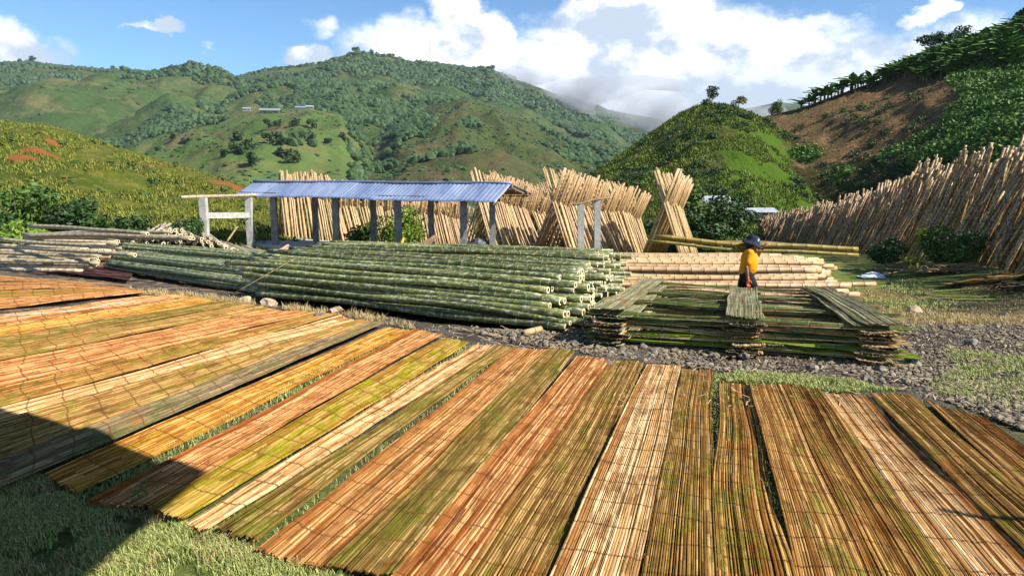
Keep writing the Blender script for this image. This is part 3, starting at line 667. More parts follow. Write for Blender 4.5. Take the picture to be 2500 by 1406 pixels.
MATS = {
 'red': mat_material('mat_red', (.27, .085, .032), (.47, .21, .085), (.72, .46, .23), (.20, .13, .04), -.05),
 'rose': mat_material('mat_rose', (.27, .105, .040), (.43, .205, .080), (.68, .42, .20), (.28, .21, .08), -.02),
 'pale': mat_material('mat_pale', (.34, .15, .055), (.60, .37, .17), (.88, .67, .40), (.36, .24, .10), -.06),
 'tan': mat_material('mat_tan', (.26, .115, .040), (.41, .22, .080), (.64, .40, .18), (.24, .20, .05), .06),
 'olive': mat_material('mat_olive', (.20, .105, .036), (.34, .20, .072), (.54, .35, .15), (.165, .140, .028), .09),
 'green': mat_material('mat_green', (.15, .095, .030), (.26, .17, .058), (.43, .30, .125), (.125, .118, .022), .12),
 'lime': mat_material('mat_lime', (.26, .14, .035), (.37, .235, .055), (.52, .38, .13), (.215, .205, .018), .11),
 'orange': mat_material('mat_orange', (.31, .12, .035), (.48, .235, .065), (.72, .46, .17), (.33, .205, .035), .04),
 'slate': mat_material('mat_slate', (.15, .11, .06), (.26, .19, .11), (.40, .30, .17), (.11, .115, .04), .10),
 'brown': mat_material('mat_brown', (.22, .10, .034), (.37, .195, .068), (.60, .37, .15), (.19, .165, .035), .10),
 'purple': mat_material('mat_purple', (.040, .022, .028), (.07, .035, .04), (.12, .06, .05), (.05, .03, .03), .0)}
def make_mat(name, FL, FR, NL, NR, mk, label, strips=None, lift=.03, wav=.6, seed=0, curl=0.0, group='split bamboo mats laid out to dry', gz=None):
    rd = random.Random(seed); FL, FR, NL, NR = [Vector(p) for p in (FL, FR, NL, NR)]
    L = ((FL + FR) / 2 - (NL + NR) / 2).length; w = ((FL - FR).length + (NL - NR).length) / 2
    ns = strips or max(16, int(w / .0155)); nseg = max(12, int(L / .16)); V = []; Fc = []; UV = []; tn = []
    edges = [0.0]
    for i in range(ns): edges.append(edges[-1] + rd.uniform(.55, 1.5))
    edges = [e / edges[-1] for e in edges]
    wa = [rd.uniform(0, 6.28) for _ in range(6)]; off0 = rd.uniform(0, 40)
    cracks = sorted(rd.uniform(.1, .9) for _ in range(rd.randint(2, 5))) if w > .2 else []
    for i in range(ns):
        u0, u1 = edges[i], edges[i + 1]; gap = min(.42 * (u1 - u0), (.0012 + rd.random() ** 3 * .004) / w); base = len(V); e0 = rd.gauss(0, .012); e1 = rd.gauss(0, .02)
        if rd.random() < .12: e1 += rd.uniform(-.12, .06)
        ck = sum(.012 * (1 if c < (u0 + u1) / 2 else -1) * .5 for c in cracks) / max(1, len(cracks)) * 1.5
        dz = rd.uniform(-.004, .005) + (.004 if rd.random() < .1 else 0); t_ = rd.random()
        for j in range(nseg + 1):
            v = j / nseg; ve = v + (e0 / L if j == 0 else 0) + (e1 / L if j == nseg else 0)
            lat = wav * (.012 * math.sin(v * 7 + wa[0]) + .008 * math.sin(v * 15 + wa[1])) + ck * math.sin(v * 5 + wa[2]) / 1.0 + wav * .0035 * fbm(i * .35, v * L * 1.2, 1, 3, off0)
            zz = lift + dz + wav * (.016 * math.sin(v * 6 + wa[3] + u0 * 3) + .010 * math.sin(v * 13 + wa[4] - u0 * 4)) + .012 * fbm(u0 * 1.2, v * L, 1, 3, off0 + 5)
            zz += curl * (abs(u0 - .5) * 2) ** 3 * (.5 + .5 * math.sin(v * 9 + wa[5]))
            for k, uu in enumerate((u0 + gap, u0 + gap, (u0 + u1) / 2, u1 - gap, u1 - gap)):
                a = NL.lerp(FL, ve); b = NR.lerp(FR, ve); p = a.lerp(b, uu); ax = (b - a).normalized()
                p = p + ax * lat; g0 = gz(p.x, p.y) if gz else ground_z(p.x, p.y)
                p.z = g0 + zz + (-.008, 0, .0028, 0, -.008)[k]
                V.append(p); UV.append((uu * w, v * L))
        for j in range(nseg):
            for k in range(4):
                a = base + j * 5 + k; Fc.append((a, a + 1, a + 6, a + 5)); tn.append(t_)
        for (q) in (base, base + nseg * 5):
            f = (q, q + 1, q + 2, q + 3, q + 4); Fc.append(f); tn.append(t_)
    me = bpy.data.meshes.new(name); me.from_pydata([tuple(p) for p in V], [], Fc); me.update(); set_tone(me, tn)
    ul = me.uv_layers.new(name='UVMap'); li = np.zeros(len(me.loops), dtype=np.int32); me.loops.foreach_get('vertex_index', li)
    ul.data.foreach_set('uv', np.array(UV, dtype=np.float32)[li].ravel())
    return tag(obj(name, me, MATS[mk]), label, 'bamboo mat', group)
def gp(p): return at_z(p[0], p[1], 0.03)
def ext(far, near, length):
    d = near - far; return far + d.normalized() * length
CN = {'red': 'rust red', 'rose': 'rosy pink', 'pale': 'pale cream', 'tan': 'tan', 'olive': 'olive brown', 'green': 'dark green', 'lime': 'yellow green', 'orange': 'bright orange', 'slate': 'slate grey', 'brown': 'golden brown', 'purple': 'dark purple'}
ORD = ['rightmost', 'second', 'third', 'fourth', 'fifth', 'sixth', 'seventh', 'eighth', 'ninth', 'tenth', 'eleventh', 'twelfth', 'thirteenth', 'fourteenth', 'fifteenth', 'sixteenth', 'seventeenth', 'eighteenth', 'nineteenth', 'twentieth', 'twenty-first', 'twenty-second', 'twenty-third', 'twenty-fourth', 'twenty-fifth', 'twenty-sixth', 'twenty-seventh', 'twenty-eighth', 'twenty-ninth', 'thirtieth', 'thirty-first', 'thirty-second', 'thirty-third']
# far-left, far-right, point on the left edge nearer, point on the right edge nearer, exact near end?, colour
MAT = [((2350, 1004), (2398, 1012), (2500, 1112), (2500, 1086), 0, 'tan'),
       ((2258, 980), (2345, 1000), (2500, 1202), (2500, 1118), 0, 'tan'),
       ((2124, 964), (2228, 968), (2500, 1344), (2500, 1214), 0, 'olive'),
       ((2014, 957), (2118, 964), (2336, 1406), (2552, 1406), 0, 'pale'),
       ((1917, 936), (2004, 955), (2133, 1406), (2322, 1406), 0, 'brown'),
       ((1835, 938), (1912, 942), (1944, 1406), (2122, 1406), 0, 'tan'),
       ((1756, 930), (1830, 936), (1760, 1406), (1930, 1406), 0, 'brown'),
       ((1664, 901), (1738, 906), (1570, 1406), (1744, 1406), 0, 'olive'),
       ((1580, 892), (1660, 897), (1348, 1406), (1548, 1406), 0, 'pale'),
       ((1490, 877), (1572, 885), (1127, 1406), (1328, 1406), 0, 'olive'),
       ((1410, 868), (1487, 879), (962, 1406), (1120, 1406), 0, 'red'),
       ((1345, 853), (1404, 858), (800, 1385), (955, 1410), 1, 'green'),
       ((1300, 851), (1341, 853), (705, 1372), (792, 1388), 1, 'rose'),
       ((1258, 850), (1297, 851), (628, 1344), (702, 1368), 1, 'rose'),
       ((1216, 845), (1252, 848), (536, 1298), (622, 1322), 1, 'green'),
       ((1160, 838), (1212, 843), (448, 1274), (502, 1294), 1, 'pale'),
       ((1085, 822), (1142, 838), (360, 1240), (445, 1272), 1, 'lime'),
       ((1012, 808), (1080, 818), (215, 1235), (352, 1236), 1, 'red'),
       ((945, 797), (1000, 806), (108, 1158), (182, 1202), 1, 'orange'),
       ((905, 790), (938, 796), (-60, 1167), (-60, 1226), 1, 'slate'),
       ((880, 783), (903, 789), (-60, 1053), (-60, 1161), 1, 'olive'),
       ((831, 769), (878, 783), (-60, 1010), (-60, 1046), 1, 'pale'),
       ((775, 764), (829, 769), (-60, 966), (-60, 1006), 1, 'brown'),
       ((715, 761), (773, 764), (-60, 920), (-60, 962), 1, 'red'),
       ((662, 753), (713, 761), (-60, 893), (-60, 917), 1, 'red'),
       ((600, 745), (658, 753), (-60, 855), (-60, 889), 1, 'olive'),
       ((545, 737), (598, 745), (-60, 836), (-60, 852), 1, 'green'),
       ((490, 723), (543, 737), (-60, 806), (-60, 833), 1, 'orange'),
       ((440, 716), (488, 723), (-60, 777), (-60, 803), 1, 'red'),
       ((345, 708), (352, 716), (-60, 738), (-60, 760), 1, 'red'),
       ((330, 699), (344, 708), (-60, 712), (-60, 736), 1, 'brown'),
       ((318, 688), (329, 698), (-60, 690), (-60, 710), 1, 'red'),
       ((250, 672), (300, 684), (-60, 664), (-60, 687), 1, 'red')]
for i, (fl, fr, nl, nr, exact, mk) in enumerate(MAT):
    FL, FR, NL, NR = gp(fl), gp(fr), gp(nl), gp(nr)
    if not exact: NL, NR = ext(FL, NL, 5.7), ext(FR, NR, 5.7)
    elif nl[0] <= -60: NL, NR = ext(FL, NL, (FL - NL).length * 1.05 + .3), ext(FR, NR, (FR - NR).length * 1.05 + .35)
    gx, gy = (FR - FL) * .035, (NR - NL) * .045; FL, FR, NL, NR = FL - gx, FR + gx, NL - gy, NR + gy
    lab = '%s split bamboo mat drying on the ground, %s%s' % (CN[mk], ORD[i] if i == 0 else ORD[i] + ' from the right', '' if i else ' of the row')
    make_mat('bamboo_mat', FL, FR, NL, NR, mk, lab, lift=.022 + .014 * (i % 3) + (.05 if i in (19,) else 0), seed=i + 11, wav=1.3 if i == 6 else .55, curl=.03 if i == 6 else .008)
q = [on_ground(70, 656), on_ground(95, 648), on_ground(312, 692), on_ground(330, 664)]
make_mat('bamboo_mat', q[3], q[2], q[1], q[0], 'purple', 'dark purple stained bamboo mat lying before the dry heap', lift=.09, seed=70, strips=26)
# ------------------------------------------------------------------ crib stack of split bamboo boards
SPL = mat_material('split_board_green', (.14, .15, .055), (.22, .25, .10), (.34, .34, .18), (.09, .13, .04), .20, (.30, .26, .12))
SPT = mat_material('split_board_tan', (.45, .30, .15), (.60, .43, .23), (.72, .55, .32), (.25, .22, .08), -.02, (.24, .14, .07))
SPW = mat_material('split_board_grey', (.17, .155, .09), (.27, .25, .15), (.38, .36, .22), (.15, .16, .06), .06, (.12, .11, .06))
SPY = mat_material('split_board_lime', (.16, .22, .03), (.24, .32, .06), (.34, .40, .12), (.13, .22, .02), .2, (.33, .34, .12))
for k, m_ in (('sg', SPL), ('st', SPT), ('sw', SPW), ('sy', SPY)): MATS[k] = m_
def board(p0, p1, w, z, mk, label, group, seed, curl=.02, strips=18, zb=None):
    p0, p1 = Vector((p0[0], p0[1], 0)), Vector((p1[0], p1[1], 0)); d = (p1 - p0).normalized(); n = Vector((d.y, -d.x, 0)) * w / 2
    z1 = zb if zb is not None else z; L2 = (p1 - p0).length
    def gz(x, y):
        f = (Vector((x, y, 0)) - p0).dot(d) / L2; return z * (1 - f) + z1 * f
    return make_mat('bamboo_board', p1 - n, p1 + n, p0 - n, p0 + n, mk, label, strips=strips, lift=0, seed=seed, wav=.6, curl=curl, group=group, gz=gz)
# footprint from the photo (rest height of the top layer about .75)
gS = -.28
TL0, TL1 = at_z(1485, 752, .52), at_z(1605, 690, .47); TC0, TC1 = at_z(1805, 768, .52), at_z(1822, 711, .47); TR0, TR1 = at_z(2135, 792, .50), at_z(2005, 712, .45)
cross = [(TL0, TL1), (TC0, TC1), (TR0, TR1)]
Lft = at_z(1462, 770, .5); nlev = 6
for lev in range(nlev):
    zt = .50 - lev * .090
    for k, (a, b) in enumerate(cross):
        a2 = a + Vector((random.uniform(-.05, .05), random.uniform(-.20, -.08), 0)); b2 = b + Vector((random.uniform(-.05, .05), .05, 0)); ddx = (a2 - b2).normalized()
        if lev == 0:
            board(a2, b2, .44, zt + .03, 'sw', ['weathered grey bamboo board laid across the left end of the crib stack', 'weathered grey bamboo board laid across the middle of the crib stack', 'weathered grey bamboo board laid across the right end of the crib stack'][k], None, 500 + k, curl=.03, strips=22)
            if k == 2: board(a2 + Vector((-.18, .05, 0)), b2 + Vector((-.15, 0, 0)), .30, zt + .005, 'sw', 'grey bamboo board half hidden under the right hand top board of the crib stack', None, 510, strips=18)
        else:
            for q in range(2):
                board(a2 + Vector((random.uniform(-.05, .05), -.02 - .01 * lev, 0)), b2, .44, zt + .02 - q * .028, random.choice(['st', 'sw', 'sw']), '%s crosswise board at the %s of the crib stack, %s layer from the top' % (['upper', 'lower'][q], ['left end', 'middle', 'right end'][k], ORD[lev]), 'crosswise boards inside the crib stack', 520 + lev * 10 + k * 2 + q, strips=16)
    # long boards of this level, spread over the depth of the stack
    nrow = 4
    for rrow in range(nrow):
        f = [.04, .34, .64, .95][rrow] + random.uniform(-.012, .012)
        l = cross[0][0].lerp(cross[0][1], f); r_ = cross[2][0].lerp(cross[2][1], f); d = (r_ - l).normalized()
        p0 = l - d * random.uniform(.15, .4); p1 = r_ + d * random.uniform(.25, .62)
        mk = 'sy' if (lev in (3, 4) and rrow == 0) else ('sg' if lev < 2 or random.random() < .5 else 'st')
        for q in range(2):
            j = random.uniform(-.04, .04)
            board(p0 + Vector((j, j - .05 * q, 0)), p1 + Vector((random.uniform(-.2, .15), j - .05 * q, 0)), [.21, .10][q] * random.uniform(.85, 1.1), zt - .030 - q * .024, mk if q == 0 else 'st', '%s long split bamboo board, %s row from the front, %s layer of the crib stack' % (['upper', 'lower'][q], (['front'] + ORD[1:])[rrow], (['top'] + ORD[1:])[lev]), 'long boards of the crib stack', 600 + lev * 20 + rrow * 3 + q, curl=-.035, strips=10)
# ------------------------------------------------------------------ concrete, wood, metal
CONC = simple('concrete', (.34, .33, .30), (.50, .48, .43), 5, .9, .15, .5, .01)
CONCD = simple('concrete_old', (.17, .16, .145), (.28, .26, .23), 5, .9, .15, .5, .01)
WOOD = simple('old_timber', (.16, .10, .055), (.30, .20, .11), 3, .85, .15, .5, .01, sc3=(1, 1, 6))
def roof_material():
    m, t, b = material('zinc_roof', .42, .5)
    tc = t.new('ShaderNodeTexCoord'); P = tc.outputs['Object']
    n = t.noise(t.scale(P, (1.2, .35, .35)), 1.3, 5, .65); n2 = t.noise(P, 9, 5, .7)
    at = t.new('ShaderNodeAttribute', attribute_name='tone'); c = t.mix(t.m('ADD', t.m('MULTIPLY', t.step(n, .35, .65), .45), t.m('MULTIPLY', at.outputs['Fac'], .55)), (.20, .26, .42), (.48, .55, .70)); c = t.mix(t.m('MULTIPLY', t.step(n2, .58, .72), .6), c, (.22, .15, .12))
    t.put(b.inputs['Base Color'], c); b.inputs['Metallic'].default_value = .35; bump(t, b, n2, .15, .01); return m
ROOF = roof_material()
# shed frame: F = front right corner of the eave, Ld to the far left, Pd to the rear
Fc0 = Vector((-.66, 25.0, 0)); Ld = Vector((-12.0, 7.0, 0)).normalized(); Pd = Vector((-Ld.y, Ld.x, 0)) * -1
if Pd.y < 0: Pd = -Pd
RL = 13.9; GS = -.72
shed = empty('open_shed', Fc0 + Ld * RL / 2 + Pd * 1.4 + Vector((0, 0, GS)), 'long low open shed on concrete posts under a blue grey sheet metal roof', 'shed')
so0 = Vector(shed.location)
def shl(p): return Vector(p) - so0
def zl(z0, z1, s): return z0 + (z1 - z0) * s / RL
def roof_panel(name, t0, t1, za, zb, zc, zd, over=0.0):
    """za,zb: z at t0 (right,left); zc,zd: z at t1"""
    V = []; Fq = []; n1, n2 = 420, 8
    for i in range(n1 + 1):
        s_ = -.05 + (RL + .1) * i / n1; 
        for j in range(n2 + 1):
            f = j / n2; tt = t0 + (t1 - t0) * f; z = (za + (zb - za) * s_ / RL) * (1 - f) + (zc + (zd - zc) * s_ / RL) * f
            z += .012 * math.sin(s_ * 2 * math.pi / .20) + .025 * math.sin(s_ * .8 + 1) + .012 * fbm(s_ * 1.2, f * 2, 1, 2, 3) + (.012 if int(s_ / .82) % 2 else 0)
            V.append(shl(Fc0 + Ld * s_ + Pd * tt + Vector((0, 0, z))))
    for i in range(n1):
        for j in range(n2): a = i * (n2 + 1) + j; Fq.append((a, a + 1, a + n2 + 2, a + n2 + 1))
    me_ = mesh_data(name, V, Fq, True); rt_ = [random.Random(k).random() for k in range(40)]; set_tone(me_, [rt_[int((i // n2) * (RL + .1) / n1 / .82)] for i in range(n1 * n2)]); o = obj(name, me_, ROOF, shed); sol = o.modifiers.new('thick', 'SOLIDIFY'); sol.thickness = .012; return o
roof_panel('roof_slope', 0, 1.18, 1.50, 1.60, 2.16, 2.22)
roof_panel('roof_slope', 1.16, 2.95, 2.17, 2.23, 1.73, 1.80)
def spt(s_, t_, z): return shl(Fc0 + Ld * s_ + Pd * t_ + Vector((0, 0, z)))
m = MB(); m.tube([spt(s_, 1.17, zl(2.19, 2.25, s_) + .01 * math.sin(s_)) for s_ in np.linspace(-.05, RL + .05, 20)], .05, 8); m.build('ridge_cap', ROOF, shed, True)
for px in (670, 820, 972, 1132):
    rx = ray(px, 540)[0]; b0 = Fc0 + Pd * .35; s_ = (rx * b0.y - b0.x) / (Ld.x - rx * Ld.y)
    p = b0 + Ld * s_; m = MB(); m.beam(shl((p.x, p.y, GS - .1)), shl((p.x, p.y, zl(1.56, 1.66, s_))), .26, .24, wob=.008, seg=4); m.build('post', CONCD, shed)
for px in (770, 912, 1053, 1202):
    rx = ray(px, 540)[0]; b0 = Fc0 + Pd * 2.35; s_ = (rx * b0.y - b0.x) / (Ld.x - rx * Ld.y)
    p = b0 + Ld * s_; m = MB(); m.beam(shl((p.x, p.y, GS - .1)), shl((p.x, p.y, zl(1.78, 1.84, s_))), .24, .24, wob=.008, seg=4); m.build('post', CONCD, shed)
for tt, z0, z1 in ((.35, 1.60, 1.70), (2.35, 1.80, 1.87), (1.17, 2.08, 2.14)):
    m = MB(); m.beam(spt(-.1, tt, z0), spt(RL + .05, tt, z1), .10, .13, wob=.006, seg=12); m.build('beam', WOOD, shed)
for s_ in np.linspace(.05, RL - .1, 12):
    m = MB(); m.beam(spt(s_, .02, zl(1.44, 1.54, s_)), spt(s_, 1.17, zl(2.08, 2.14, s_)), .06, .08); m.beam(spt(s_, 1.17, zl(2.08, 2.14, s_)), spt(s_, 2.9, zl(1.66, 1.73, s_)), .06, .08); m.build('rafter', WOOD, shed)
m = MB()
for i in range(4): m.beam(spt(-.06, 1.0 + .5 * i, 1.98 - .10 * i), spt(.9, 1.0 + .5 * i, 1.98 - .10 * i), .05, .05)
m.build('purlin', WOOD, shed)
V = [spt(s_, t_, z) for s_, t_ in ((-.3, -.1), (RL + 3.8, -.1), (RL + 3.8, 3.1), (-.3, 3.1)) for z in (GS - .3, GS + .16)]
m = MB(); m.add(V, [(0, 2, 3, 1), (2, 4, 5, 3), (4, 6, 7, 5), (6, 0, 1, 7), (1, 3, 5, 7)]); m.build('floor_slab', CONC, shed)
# concrete frame left of the shed
fr = empty('concrete_portal', at_y(503, 592, 28.5), 'two pale concrete posts joined by a cross beam, left of the shed', 'frame'); f0 = Vector(fr.location)
pA, pB = at_y(503, 600, 28.5), at_y(612, 590, 31.2); tA, tB = at_y(496, 484, 28.5), at_y(607, 482, 31.2)
for a, b in ((pA, tA), (pB, tB)): m = MB(); m.beam(a - f0 - Vector((0, 0, .3)), b - f0, .27, .24, wob=.012, seg=5); m.build('post', CONC, fr)
m = MB(); m.beam(pA.lerp(tA, .64) - f0, pB.lerp(tB, .60) - f0, .16, .24, wob=.006, seg=4); m.build('cross_beam', CONC, fr)
bp = pole_data('bamboo_beam', 3.6, .07, .01, 401, MGrey, n=10)
put_pole(bp, at_y(440, 482, 27.5), at_y(640, 476, 31.8), 'bamboo_beam', 'pale bamboo pole lying across the tops of the two left posts', None, 3.6)
put_pole(pole_data('bamboo_prop', 3, .045, .01, 402, MT), at_y(553, 592, 30.5), at_y(608, 508, 31.5), 'bamboo_prop', 'slanting bamboo prop inside the left concrete frame', None, 3)
# two free posts right of the shed
for i, (px, pyt, w_) in enumerate([(1418, 500, .24), (1458, 490, .24)]):
    y_ = 26 + i * 1.2; a = at_y(px, 640, y_); b = at_y(px, pyt, y_); a.z = ground_z(a.x, a.y) - .1; m = MB(); m.beam((0, 0, 0), (b - a), w_, w_, wob=.006, seg=4)
    o = m.build('concrete_post', CONC); o.location = a; tag(o, ['free standing concrete post, left one of the two under the crooked pole', 'free standing concrete post, right one of the two under the crooked pole'][i], 'post', 'free concrete posts right of the shed')
m = MB(); m.tube([at_y(1400, 500, 25.6), at_y(1425, 495, 26.1), at_y(1450, 487, 26.8), at_y(1480, 484, 27.5), at_y(1490, 485, 27.7)], [.05, .045, .05, .04, .03], 8)
tag(m.build('crooked_pole', WOOD, smooth=True), 'crooked wooden branch lying across the tops of the two free posts', 'branch')
# things in and around the shed
YEL = simple('yellow_plastic', (.75, .52, .01), (.80, .60, .02), 3, .5, .4, .1, .01)
def wheelbarrow():
    p = on_ground(955, 604); p = at_y(955, 596, 24.4); p.z = GS + .62; e = empty('wheelbarrow', p, 'upturned yellow wheelbarrow tray in front of the shed floor', 'wheelbarrow', rz=.3)
    m = MB(); P = []; n = 9
    prof = [(-.45, .10, .18), (-.25, .26, .0), (.10, .30, -.06), (.34, .22, .04), (.46, .10, .30)]
    for x, w_, z in prof:
        for k in range(n): a = -1.25 + 2.5 * k / (n - 1); P.append((x, w_ * math.sin(a) / math.sin(1.25), z + .16 * (1 - math.cos(a))))
    Fq = [(i * n + k, i * n + k + 1, i * n + n + k + 1, i * n + n + k) for i in range(4) for k in range(n - 1)]
    m.add(P, Fq); o = m.build('tray', YEL, e, True); sol = o.modifiers.new('t', 'SOLIDIFY'); sol.thickness = .02
    for sd_ in (-1, 1): m = MB(); m.tube([(.3, .12 * sd_, -.08), (-.2, .2 * sd_, -.12), (-.75, .26 * sd_, -.02)], .02, 6); m.build('handle', WOOD, e, True)
    m = MB(); m.tube([(.5, -.04, -.1), (.5, .04, -.1)], .15, 14); m.build('wheel', simple('rubber', (.02, .02, .02), (.03, .03, .03), 4, .8), e)
wheelbarrow()
def cloth_heap(name, label, cat, loc, w, d, h, mat, seed, n=26):
    V = []; rd = random.Random(seed)
    for j in range(n):
        for i in range(n):
            x = (i / (n - 1) - .5) * 2; y = (j / (n - 1) - .5) * 2; r_ = math.sqrt(x * x + y * y); q = max(0, 1 - min(1, r_) ** 2)
            z = h * q ** .6 * (.75 + .5 * fbm(x * 1.3, y * 1.3, 1, 2, seed)) + .16 * h * q * abs(fbm(x * 3.5, y * 3.5, 1, 3, seed + 4))
            V.append((x * w / 2 * (1 + .12 * fbm(x, y, 2, 2, seed)), y * d / 2, max(0, z)))
    Fq = [(j * n + i, j * n + i + 1, j * n + n + i + 1, j * n + n + i) for j in range(n - 1) for i in range(n - 1)]
    o = obj(name, mesh_data(name, V, Fq, True), mat); o.location = loc; return tag(o, label, cat)
TARP = simple('black_tarp', (.025, .027, .035), (.10, .10, .125), 7, .5, .4, .4, .02)
WHT = simple('white_sheet', (.55, .56, .62), (.75, .76, .80), 5, .6, .3, .3, .02)
def on_slab(px, y_, z=None):
    p = at_y(px, 560, y_); p.z = GS + .17 if z is None else z; return p
cloth_heap('tarpaulin', 'crumpled dark tarpaulin heap between the right hand shed posts', 'tarpaulin', on_slab(1162, 26.2), 1.5, .9, .62, TARP, 3)
cloth_heap('tarpaulin', 'small folded black tarpaulin on top of the heap under the shed', 'tarpaulin', on_slab(1168, 26.3, GS + .62), .6, .5, .25, TARP, 8)
cloth_heap('white_sack', 'small white sack at the foot of the dark tarpaulin heap', 'sack', on_slab(1178, 25.6), .45, .35, .25, WHT, 5)
cloth_heap('black_bag', 'black bag on the shed floor, left of the two bags', 'bag', on_slab(885, 28.8), .5, .4, .3, TARP, 12)
cloth_heap('black_bag', 'black bag on the shed floor, right of the two bags', 'bag', on_slab(907, 28.6), .45, .4, .28, TARP, 14)
for i in range(5):
    a = on_slab(985 + 3 * i, 25.4 + .1 * i, GS + .26 + .05 * i); b = on_slab(1205 - 5 * i, 24.6 + .1 * i, GS + .26 + .05 * i); m = MB(); m.beam(a, b, .2, .045)
    tag(m.build('plank', WOOD), '%s reddish plank of the low pile along the front of the shed' % ORD[i].replace('rightmost', 'lowest'), 'plank', 'planks along the shed front')
for i, (a, b) in enumerate([((1030, 600), (1062, 575)), ((1040, 600), (1068, 578)), ((1066, 575), (1034, 602))][:2]):
    m = MB(); m.beam(at_y(*a, 24.0), at_y(*b, 24.9), .09, .05); tag(m.build('short_plank', WOOD), ['left short board leaning on the plank pile at the shed front', 'right short board leaning on the plank pile at the shed front'][i], 'plank', 'short leaning boards')
for i, (a, b) in enumerate([((665, 625), (705, 600)), ((640, 632), (690, 612)), ((672, 620), (708, 603))]):
    put_pole(tv[i], at_y(*a, 19.5 + .2 * i), at_y(*b, 20.6), 'dry_bamboo_piece', '%s short bamboo piece leaning at the right end of the dry heap' % ['first', 'second', 'third'][i], 'short bamboo pieces at the heap end', 6.0, rs=.8)
# ------------------------------------------------------------------ rocks
ROCK = simple('rock', (.12, .105, .085), (.30, .26, .21), 5, .9, .1, .8, .03)
ROCKT = simple('tan_rock', (.34, .25, .16), (.52, .42, .30), 4, .9, .1, .8, .03)
def rock(px, py, s_, label, mat=ROCK, seed=1, flat=.65, group=None):
    p = on_ground(px, py); rd = random.Random(seed); V = []
    for v in ICO2_V:
        k = 1 + .55 * fbm(v[0] * 1.3 + seed, v[1] * 1.3 + v[2], 1.0, 3, seed); V.append((v[0] * s_ * k, v[1] * s_ * k * .9, v[2] * s_ * k * flat))
    o = obj('rock', mesh_data('rock', V, ICO2_F.copy()), mat); o.location = p + Vector((0, 0, s_ * .25)); o.rotation_euler = (rd.uniform(-.2, .2), rd.uniform(-.2, .2), rd.uniform(0, 6)); return tag(o, label, 'rock', group)
rock(2232, 762, .17, 'large pale rounded rock at the edge of the gravel on the right', ROCKT, 2)
rock(600, 738, .13, 'tan rock under the left end of the big green stack, left of the pair', ROCKT, 3)
rock(657, 745, .15, 'tan rock under the left end of the big green stack, right of the pair', ROCKT, 4)
rock(820, 762, .12, 'small stone in the dry grass beyond the mats', ROCKT, 5)
rock(780, 775, .10, 'small grey stone beside the end of a thin orange board', ROCK, 6)
rock(1818, 872, .065, 'dark stone under the middle of the crib stack', ROCK, 7)
rock(2452, 772, .10, 'dark stone at the right edge of the gravel', ROCK, 8)
rock(690, 600, .30, 'brown rock beside the foot of the left shed post', ROCK, 9)
rock(735, 606, .28, 'brown rock just right of the left shed post', ROCK, 10)
rock(2165, 672, .12, 'pale stone just right of the white sheet', ROCKT, 11)
rock(1490, 892, .06, 'small stone lying on a far mat end', ROCK, 12)
rock(585, 582, .4, 'grey boulder behind the concrete frame', ROCK, 15)
for i in range(16):
    px, py = [(1180, 815), (1250, 822), (1330, 838), (1400, 842), (1460, 850), (1530, 868), (1600, 862), (1690, 880), (1745, 872), (1570, 850), (2150, 905), (2230, 890), (2300, 800), (2370, 840), (2120, 930), (1980, 905)][i]
    rock(px, py, random.uniform(.05, .085), 'grey broken stone among the gravel between mats and stacks', ROCK, 30 + i, .7, 'larger stones in the gravel')
# gravel
def in_yard(px, py): return on_ground(px, py)
GR = simple('gravel_stone', (.10, .092, .082), (.30, .275, .245), 30, .9, .1, .6, .01)
at_ = None
def gravel_mat():
    m, t, b = material('gravel', .9, .15); a = t.new('ShaderNodeAttribute', attribute_name='tone'); g = t.new('ShaderNodeNewGeometry')
    n = t.noise(g.outputs['Position'], 30, 4, .6); t.put(b.inputs['Base Color'], t.mix(t.m('ADD', t.m('MULTIPLY', a.outputs['Fac'], .7), t.m('MULTIPLY', n, .4)), (.055, .042, .028), (.37, .30, .21))); return m
pts = []; szs = []
poly = [(1090, 800), (1320, 845), (1480, 872), (1760, 905), (1960, 925), (2240, 960), (2400, 1010), (2500, 1050), (3000, 1200), (3100, 790), (2230, 770), (2120, 770), (2080, 760), (1800, 760), (1400, 800), (1200, 800)]
def inpoly(x, y, P=poly):
    c = False; j = len(P) - 1
    for i in range(len(P)):
        if (P[i][1] > y) != (P[j][1] > y) and x < (P[j][0] - P[i][0]) * (y - P[i][1]) / (P[j][1] - P[i][1]) + P[i][0]: c = not c
        j = i
    return c
while len(pts) < 27000:
    px, py = random.uniform(1000, 3100), random.uniform(730, 1200)
    if not inpoly(px, py): continue
    p = on_ground(px, py) if random.random() < 0 else at_z(px, py, 0); p = Vector((p.x, p.y, ground_z(p.x, p.y)))
    if p.x > 2.5 and random.random() > .3 + .9 * fbm(p.x, p.y, .9, 3, 2) + .35: continue
    s_ = random.uniform(.007, .016) * (2.2 if random.random() < .10 else 1); pts.append((p.x, p.y, p.z + s_ * .3)); szs.append(s_)
szs = np.array(szs); me_s = blobs_mesh('gravel', pts, szs * 1.2, szs * .8, .3)
tag(obj('gravel', me_s, gravel_mat()), 'grey broken gravel between the mats and the stacks', 'gravel', kind='stuff')
